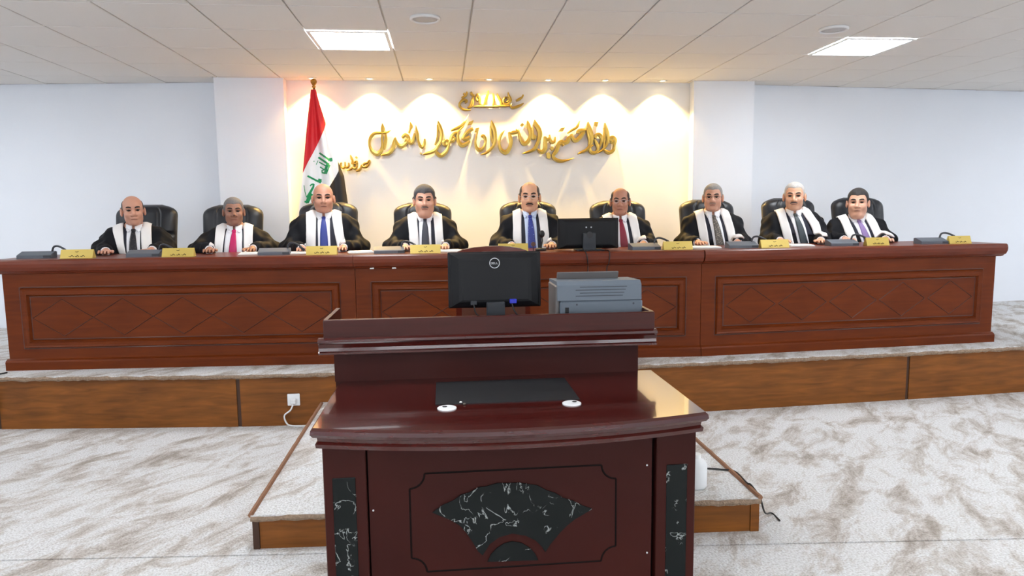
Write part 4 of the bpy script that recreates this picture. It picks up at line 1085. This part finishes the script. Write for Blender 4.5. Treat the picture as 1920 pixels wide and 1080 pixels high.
def fstroke(pts, wd, name='green_script'):
    P = [np.array((540+a/8.31, 260+b/8.31)) for a, b in pts]; Q = []
    for a, b in zip(P, P[1:]):
        n = max(2, int(np.hypot(*(b-a))/2)); Q += [a+(b-a)*i/n for i in range(n)]
    Q.append(P[-1]); V = []; Fq = []; rl = root_loc(t)
    for i, p in enumerate(Q):
        d = Q[min(i+1, len(Q)-1)]-Q[max(i-1, 0)]; n = np.array([-d[1], d[0]]); n = n/(np.hypot(*n) or 1)*wd/2
        for o in (p+n, p-n):
            a = flag_pt(o[0], o[1], .004); V.append((a.x-rl.x, a.y-rl.y, a.z-rl.z))
    N = len(V); V += [(x, y+.0025, z) for x, y, z in V]
    for i in range(len(Q)-1):
        q = (2*i, 2*i+1, 2*i+3, 2*i+2); Fq += [q, tuple(k+N for k in q[::-1]), (2*i, 2*i+2, 2*i+2+N, 2*i+N), (2*i+3, 2*i+1, 2*i+1+N, 2*i+3+N)]
    np_obj(name, V, Fq, 'green', t, smooth=False)
for pts, wd in (([(488, 222), (640, 328)], 3.4), ([(625, 330), (690, 318)], 5), ([(665, 318), (675, 355)], 4.2), ([(473, 290), (640, 405)], 3.6), ([(484, 365), (600, 430)], 2.2), ([(498, 440), (560, 480)], 2.2),
                ([(638, 405), (578, 545)], 6.2), ([(618, 400), (575, 500)], 5), ([(580, 540), (528, 528)], 3), ([(530, 530), (530, 490), (560, 488)], 2.2), ([(398, 350), (412, 354)], 1.8), ([(468, 340), (440, 405)], 1.2),
                ([(303, 580), (480, 672)], 3.4), ([(470, 640), (522, 650)], 4.5), ([(515, 650), (490, 690)], 4), ([(345, 740), (362, 715), (400, 705)], 2.4), ([(400, 705), (395, 750), (330, 880), (285, 985)], 3.6), ([(248, 725), (265, 830), (288, 915)], 1.2), ([(288, 915), (380, 760)], 2),
                ([(258, 978), (300, 1000)], 3), ([(375, 860), (300, 1000)], 5)): fstroke(pts, wd)

# ------------------------------------------------------------------ front desk
DX0, DX1 = -.472, .936; DZ = .84
def bowfront(inset, bow=.095, yb=2.985, y0=2.315, n=24):
    P = []
    for i in range(n+1):
        u = i/n; x = DX0+inset+(DX1-DX0-2*inset)*u
        P.append((x, y0+inset-bow*(1-(2*u-1)**2)))
    return P+[(DX1-inset, yb), (DX0+inset, yb)]
t = empty('front_desk', (.23, 2.65, 0)); tag(t, 'dark reddish glossy wooden desk with marble fan inlay, in the foreground', 'desk'); desk = t
top = MB()
lev = [(.0, DZ-.012, .006), (.006, DZ, 0)]
def loft(rings):
    mb = MB(); n = len(rings[0]); vs = [p for r in rings for p in r]
    fs = [(i*n+k, i*n+(k+1) % n, (i+1)*n+(k+1) % n, (i+1)*n+k) for i in range(len(rings)-1) for k in range(n)]
    fs += [tuple(range(n))[::-1], tuple((len(rings)-1)*n+k for k in range(n))]
    mb.add(vs, fs); return mb
def ringat(ins, z): return [(x, y, z) for x, y in bowfront(ins)]
loft([ringat(.028, DZ-.078), ringat(.016, DZ-.074), ringat(.014, DZ-.060), ringat(.022, DZ-.052), ringat(.020, DZ-.040), ringat(.008, DZ-.034), ringat(.0, DZ-.022), ringat(.002, DZ-.008), ringat(.01, DZ)]).build('desk_top', 'desk_top', t)
PY = 2.385
MB().box((-.446, PY, 0), (-.296, 2.95, DZ-.077), bev=.003).build('pilaster', 'desk', t)
MB().box((.766, PY, 0), (.916, 2.95, DZ-.077), bev=.003).build('pilaster', 'desk', t)
MB().box((-.415, PY-.003, .05), (-.334, PY+.004, .635), bev=.002).build('marble_inlay', 'marble', t)
MB().box((.804, PY-.003, .05), (.884, PY+.004, .625), bev=.002).build('marble_inlay', 'marble', t)
PB = PY+.012
MB().box((-.290, PB, .02), (.752, PB+.02, DZ-.077)).build('front_panel', 'desk', t)
MB().box((-.296, 2.92, .02), (.766, 2.94, DZ-.077)).build('rear_panel', 'desk', t)
MB().box((-.296, PB+.03, 0), (.766, PB+.04, DZ-.08)).build('backing', 'desk_groove', t)
wx = lambda px, py: (lambda q: (q.x, q.z))(at_y(px, py, PB))
# routed outline with notched corners
x0, zt_ = wx(767, 884); x1, _ = wx(1155, 884); zb_ = wx(960, 1062)[1]; zt_ = wx(960, 880)[1]; c_ = .055
out = []
def notch(cx, cz, a0, a1): return [(cx+c_*math.cos(a), cz+c_*math.sin(a)) for a in np.linspace(a0, a1, 7)]
out += notch(x0, zt_, -PI/2, 0) + notch(x1, zt_, -PI, -PI/2) + notch(x1, zb_, PI/2, PI)[::1] + notch(x0, zb_, 0, PI/2)
gm = MB()
for a, b in zip(out, out[1:]+out[:1]): bar(gm, a, b, .0036, .0015, PB-.0003)
gm.build('routed_outline', 'desk_groove', t)
fan = [(811, 960), (830, 946), (849, 938), (864, 927), (881, 922), (896, 913), (912, 911), (932, 905), (952, 905), (972, 904), (991, 907), (1007, 909), (1024, 918), (1042, 924), (1056, 933), (1074, 938), (1092, 947), (1110, 953), (1092, 964), (1078, 972), (1063, 984), (1050, 997), (1040, 1009), (1031, 1020), (1022, 1034), (1016, 1024), (1004, 1012), (985, 1003), (960, 999), (936, 1006), (918, 1019), (905, 1040), (897, 1033), (886, 1015), (875, 998), (862, 984), (845, 974)]
P2 = [wx(*q) for q in fan]
MB().prism(P2[::-1], PB-.006, PB+.004, axis='y').build('marble_fan', 'marble', t)
half = [(914, 1052), (920, 1039), (931, 1027), (945, 1018), (960, 1014), (978, 1017), (993, 1026), (1003, 1037), (1009, 1049)]
MB().prism([wx(*q) for q in half][::-1], PB-.006, PB+.004, axis='y').build('marble_half_disc', 'marble', t)
for px, py in ((1213, 872), (1213, 1036), (700, 957)):
    x, z = wx(px, py); MB().cyl((x, PB-.002, z), .0035, .004, 10, axis='y').build('screw_cap', 'silver', t)
# upper gallery with tray
MB().box((-.487, 2.972, DZ), (.862, 2.992, .99)).build('gallery_panel', 'desk', t)
MB().box((-.487, 2.992, 0), (.862, 3.03, .99)).build('gallery_support', 'desk', t)
TX0, TX1, TY0, TY1 = -.522, .926, 2.935, 3.33
tr = MB(); tr.box((TX0, TY0, .985), (TX1, TY1, 1.0))
tr.box((TX0, TY0, 1.0), (TX1, TY0+.018, 1.117), bev=.003); tr.box((TX0, TY1-.018, 1.0), (TX1, TY1, 1.06))
tr.box((TX0, TY0+.018, 1.0), (TX0+.018, TY1-.018, 1.117)); tr.box((TX1-.018, TY0+.018, 1.0), (TX1, TY1-.018, 1.117))
tr.build('tray', 'desk_satin', t)
MB().prism([(TY0-.0, .972), (TY0-.0, 1.042), (TY0-.012, 1.042), (TY0-.03, 1.036), (TY0-.032, 1.026), (TY0-.02, 1.015), (TY0-.012, .998), (TY0-.014, .985), (TY0-.022, .980), (TY0-.022, .972)][::1], TX0-.02, TX1+.004, axis='x').build('tray_moulding', 'desk_top', t)
# things on the desk top
a, b = at_z(817, 758, DZ), at_z(1088, 752, DZ); c, d = at_z(1062, 711, DZ), at_z(817, 717, DZ)
o = MB().prism([(-.048, 2.545), (.508, 2.545), (.508, 2.885), (-.048, 2.885)], DZ, DZ+.004).build('desk_mat', 'mat'); tag(o, 'black rectangular mat lying on the front desk top', 'desk mat')
for px, py, lb in ((838, 766, 'oval white cable grommet at the left front of the desk mat'), (1072, 757, 'oval white cable grommet at the right front of the desk mat')):
    q = at_z(px, py, DZ); t2 = empty('cable_grommet', (q.x, q.y, DZ)); tag(t2, lb, 'grommet', 'white cable grommets on the desk')
    MB().lathe((q.x, q.y, DZ+.0002), [(.036, 0), (.036, .003), (.031, .005), (.005, .005)], 28).build('cap', 'whiteplastic', t2, smooth=False)
    MB().cyl((q.x+(-.008 if px < 900 else .012), q.y+.008, DZ+.0053), .009, .001, 14).build('cable_slot', 'dark', t2)
for k, (px, py, lb) in enumerate(((864, 756, 'tiny paper crumb at the front edge of the desk mat'), (871, 759, 'tiny brown crumb beside the paper crumb on the desk'))):
    q = at_z(px, py, DZ); o = MB().lathe((q.x, q.y, DZ+.0003), [(.004, 0), (.007, .003), (.003, .007)], 7).build('crumb', 'offwhite' if k == 0 else 'stitch'); tag(o, lb, 'crumb')

# monitor in the tray, with its maker's ring and letters
p0, p1 = at_y(839, 474, 3.13), at_y(1014, 474, 3.13)
mz = at_y(927, 577, 3.13).z
tm, Mm, nk = monitor((p0.x+p1.x)/2, 3.15, 1.0, p1.x-p0.x, p0.z-mz, mz-1.0, -.04, 'black computer monitor standing in the front desk tray, ring logo on its back', 'ring', .085, 'monitor_gray', ntop=.12)
rg = MB(); lx = 0.0; hz_ = (p0.z-mz)
lp = at_y(927, 493, 3.12); lz = lp.z-1.0; lxx = lp.x-(p0.x+p1.x)/2
ly = -.0375-(lz-(mz-1.0+hz_/2))*math.sin(-.04)*-1
ring = [(lxx+.0225*math.cos(a), ly, lz+.0225*math.sin(a)) for a in np.linspace(0, 2*PI, 33)[:-1]]
rg.tube(ring, .0019, 6, closed=True); rg.build('logo_ring', 'silver', tm, local=True, smooth=True)
def letters(s, size):
    out = []; x = 0
    G = {'D': [[(0, 0), (0, 1), (.45, 1), (.75, .75), (.75, .25), (.45, 0), (0, 0)]], 'E': [[(.7, 1), (0, 1), (0, 0), (.7, 0)], [(0, .5), (.6, .5)]], 'L': [[(0, 1), (0, 0), (.65, 0)]]}
    for ch in s:
        for st in G[ch]: out.append([((x+u)*size, v*size) for u, v in st])
        x += 1.0
    return out, (x-.25)*size
strokes, wl = letters('DELL', .0085)
lg = MB()
for st in strokes: lg.tube([(lxx-wl/2+u, ly-.0005, lz-.0042+v) for u, v in st], .00095, 5)
lg.build('logo_letters', 'silver', tm, local=True)
MB().box((.045+.02, -.052, mz-1.0+.022), (.045+.052, -.036, mz-1.0+.042), bev=.002).build('video_plug', 'blueplug', tm, local=True)
MB().box((-.115, -.046, mz-1.0+.018), (-.085, -.034, mz-1.0+.036), bev=.002).build('power_plug', 'monitor_gray', tm, local=True)
cb = MB(); z_ = mz-1.0
cb.tube(catmull([(.075, -.05, z_+.022), (.085, -.06, z_-.01), (.11, -.07, z_-.05), (.12, -.05, z_-.1)], 5), .004, 6)
cb.tube(catmull([(-.1, -.044, z_+.02), (-.09, -.06, z_-.02), (-.05, -.07, z_-.05), (-.04, -.06, z_-.1)], 5), .0035, 6)
cb.build('cables', 'cable', tm, local=True, smooth=True)

# printer
pa, pb = at_y(1045, 530, 3.06), at_y(1205, 530, 3.06); pt = at_y(1120, 527, 3.06).z
t = empty('printer', ((pa.x+pb.x)/2, 3.2, 1.0)); tag(t, 'grey-blue printer in the front desk tray, right of the monitor', 'printer')
PW = (pb.x-pa.x)/2; PH = pt-1.0
b = MB(); b.box((-PW+.012, -.145, .0), (PW, .10, PH*.64), bev=.008); b.build('lower_body', 'printer', t, local=True)
MB().prism([(-.145, PH*.645), (-.140, PH*.93), (-.12, PH), (.10, PH*.97), (.10, PH*.645)][::-1], -PW, PW-.006, axis='x').build('upper_body', 'printer', t, local=True)
sl_me = []
for k in range(4):
    zz = PH*(.72+.055*k); yy = -.1445+.005*(.055*k+.072)/.285
    w0 = -.115+(.02 if k % 2 else 0); MB().box((w0, yy-.0018, zz), (.105+.02*k/3, yy+.004, zz+.0038)).build('vent_slot', 'printer_dark', t, local=True)
MB().box((-PW-.006, -.13, PH*.02), (-PW+.012, .09, PH*.92), bev=.005).build('side_cover', 'printer_lid', t, local=True)
MB().box((-PW+.035, -.1475, .055), (-PW+.052, -.142, PH*.52)).build('socket_recess', 'dark', t, local=True)
for sx in (-.11, .155):
    MB().cyl((sx, -.1465, PH*.57), .0045, .004, 10, axis='y').build('screw', 'printer_dark', t, local=True)
MB().box((-.13, -.147, PH*.36), (-.07, -.144, PH*.40)).build('rating_label', 'silver', t, local=True)
M = Matrix.Translation((-.025, .03, PH*.95)) @ Matrix.Rotation(.35, 4, 'X')
MB().box((-.15, -.004, 0), (.15, .004, .045), M=M, bev=.003).build('paper_support', 'printer_lid', t, local=True)

# clerk's chair behind the desk
cl, cr_ = at_y(853, 468, 4.25), at_y(992, 464, 4.25)
t = empty('clerk_chair', ((cl.x+cr_.x)/2, 4.05, SH)); tag(t, 'brown high-back chair behind the front desk monitor', 'chair')
W2 = (cr_.x-cl.x)/2; Ht = at_y(925, 461, 4.25).z-SH
def arch(w, h, n=10): return [(-w, 0), (w, 0), (w, h-.05)]+[(w*math.cos(a), h-.05+.05*math.sin(a)) for a in np.linspace(0, PI, n)[1:-1]]+[(-w, h-.05)]
MB().prism([(x, z+.45) for x, z in arch(W2, Ht-.45)], .17, .22, axis='y').build('back_frame', 'chairwood', t, local=True)
MB().prism([(x, z+.48) for x, z in arch(W2-.035, Ht-.51)], .13, .17, axis='y').build('back_pad', 'brownleather', t, local=True)
MB().box((-W2, -.25, .40), (W2, .2, .48), bev=.02).build('seat', 'brownleather', t, local=True)
for sx in (-1, 1):
    for yy in (-.22, .19):
        MB().box((sx*(W2-.02)-.018, yy-.018, 0), (sx*(W2-.02)+.018, yy+.018, .40)).build('leg', 'chairwood', t, local=True)

# socket with plug and flex on the dais front
sq = at_y(551, 749, 5.09); sy_ = edge_y(sq.x)+.02
t = empty('wall_socket', (sq.x, sy_, sq.z)); tag(t, 'white power socket with plug on the dais front', 'socket')
MB().box((-.045, -.011, -.045), (.045, 0, .045), bev=.004).build('face_plate', 'socketwhite', t, local=True)
MB().box((-.022, -.04, -.03), (.024, -.011, .012), bev=.008).build('plug', 'whiteplastic', t, local=True)
cpts = catmull([(sq.x, sy_-.035, sq.z-.03), (sq.x-.02, sy_-.04, sq.z-.07), (sq.x-.065, sy_-.035, sq.z-.11), (sq.x-.055, sy_-.03, .03), (sq.x-.02, sy_-.035, .008), (sq.x+.08, sy_-.05, .006), (sq.x+.17, sy_-.05, .006)], 7)
MB().tube(cpts, .006, 8).build('flex', 'whiteplastic', t, smooth=True)
# white canister and black flex on the step
q = at_z(1304, 912, SH)
t = empty('white_canister', (q.x, q.y, SH)); tag(t, 'white plastic canister on the carpeted step, half hidden by the desk', 'canister')
MB().lathe((q.x, q.y, SH), [(.05, 0), (.056, .01), (.056, .115), (.048, .135), (.03, .148), (.022, .152)], 24).build('vessel', 'whiteplastic', t, smooth=True)
MB().cyl((q.x, q.y, SH+.152), .024, .02, 18).build('cap', 'offwhite', t)
zs_ = SH+.006
P = [at_z(1322, 878, zs_), at_z(1350, 880, zs_), at_z(1378, 884, zs_), at_z(1400, 905, SH+.016)]
pts = [tuple(p) for p in P]+[(SX1+.008, 3.17, SH+.016), (SX1+.022, 3.10, SH-.02), (SX1+.03, 3.06, .09), tuple(at_z(1447, 962, .006)), tuple(at_z(1462, 976, .006))]
o = MB().tube(catmull(pts, 6), .0045, 6).build('floor_cable', 'cable', smooth=True); tag(o, 'black cable running over the right edge of the carpeted step', 'cable')
q = at_y(4, 700, 5.38)
ye = edge_y(q.x)
o = MB().tube(catmull([(q.x+.03, ye+.12, DAIS+.006), (q.x+.01, ye-.015, DAIS+.008), (q.x-.0, ye-.025, .33), (q.x+.02, ye+.004, .2), (q.x-.01, ye+.0, .05), (q.x-.04, ye-.03, .006)], 6), .0055, 6).build('dais_cable', 'cable', smooth=True)
tag(o, 'thin dark cable down the dais front at the far left', 'cable')
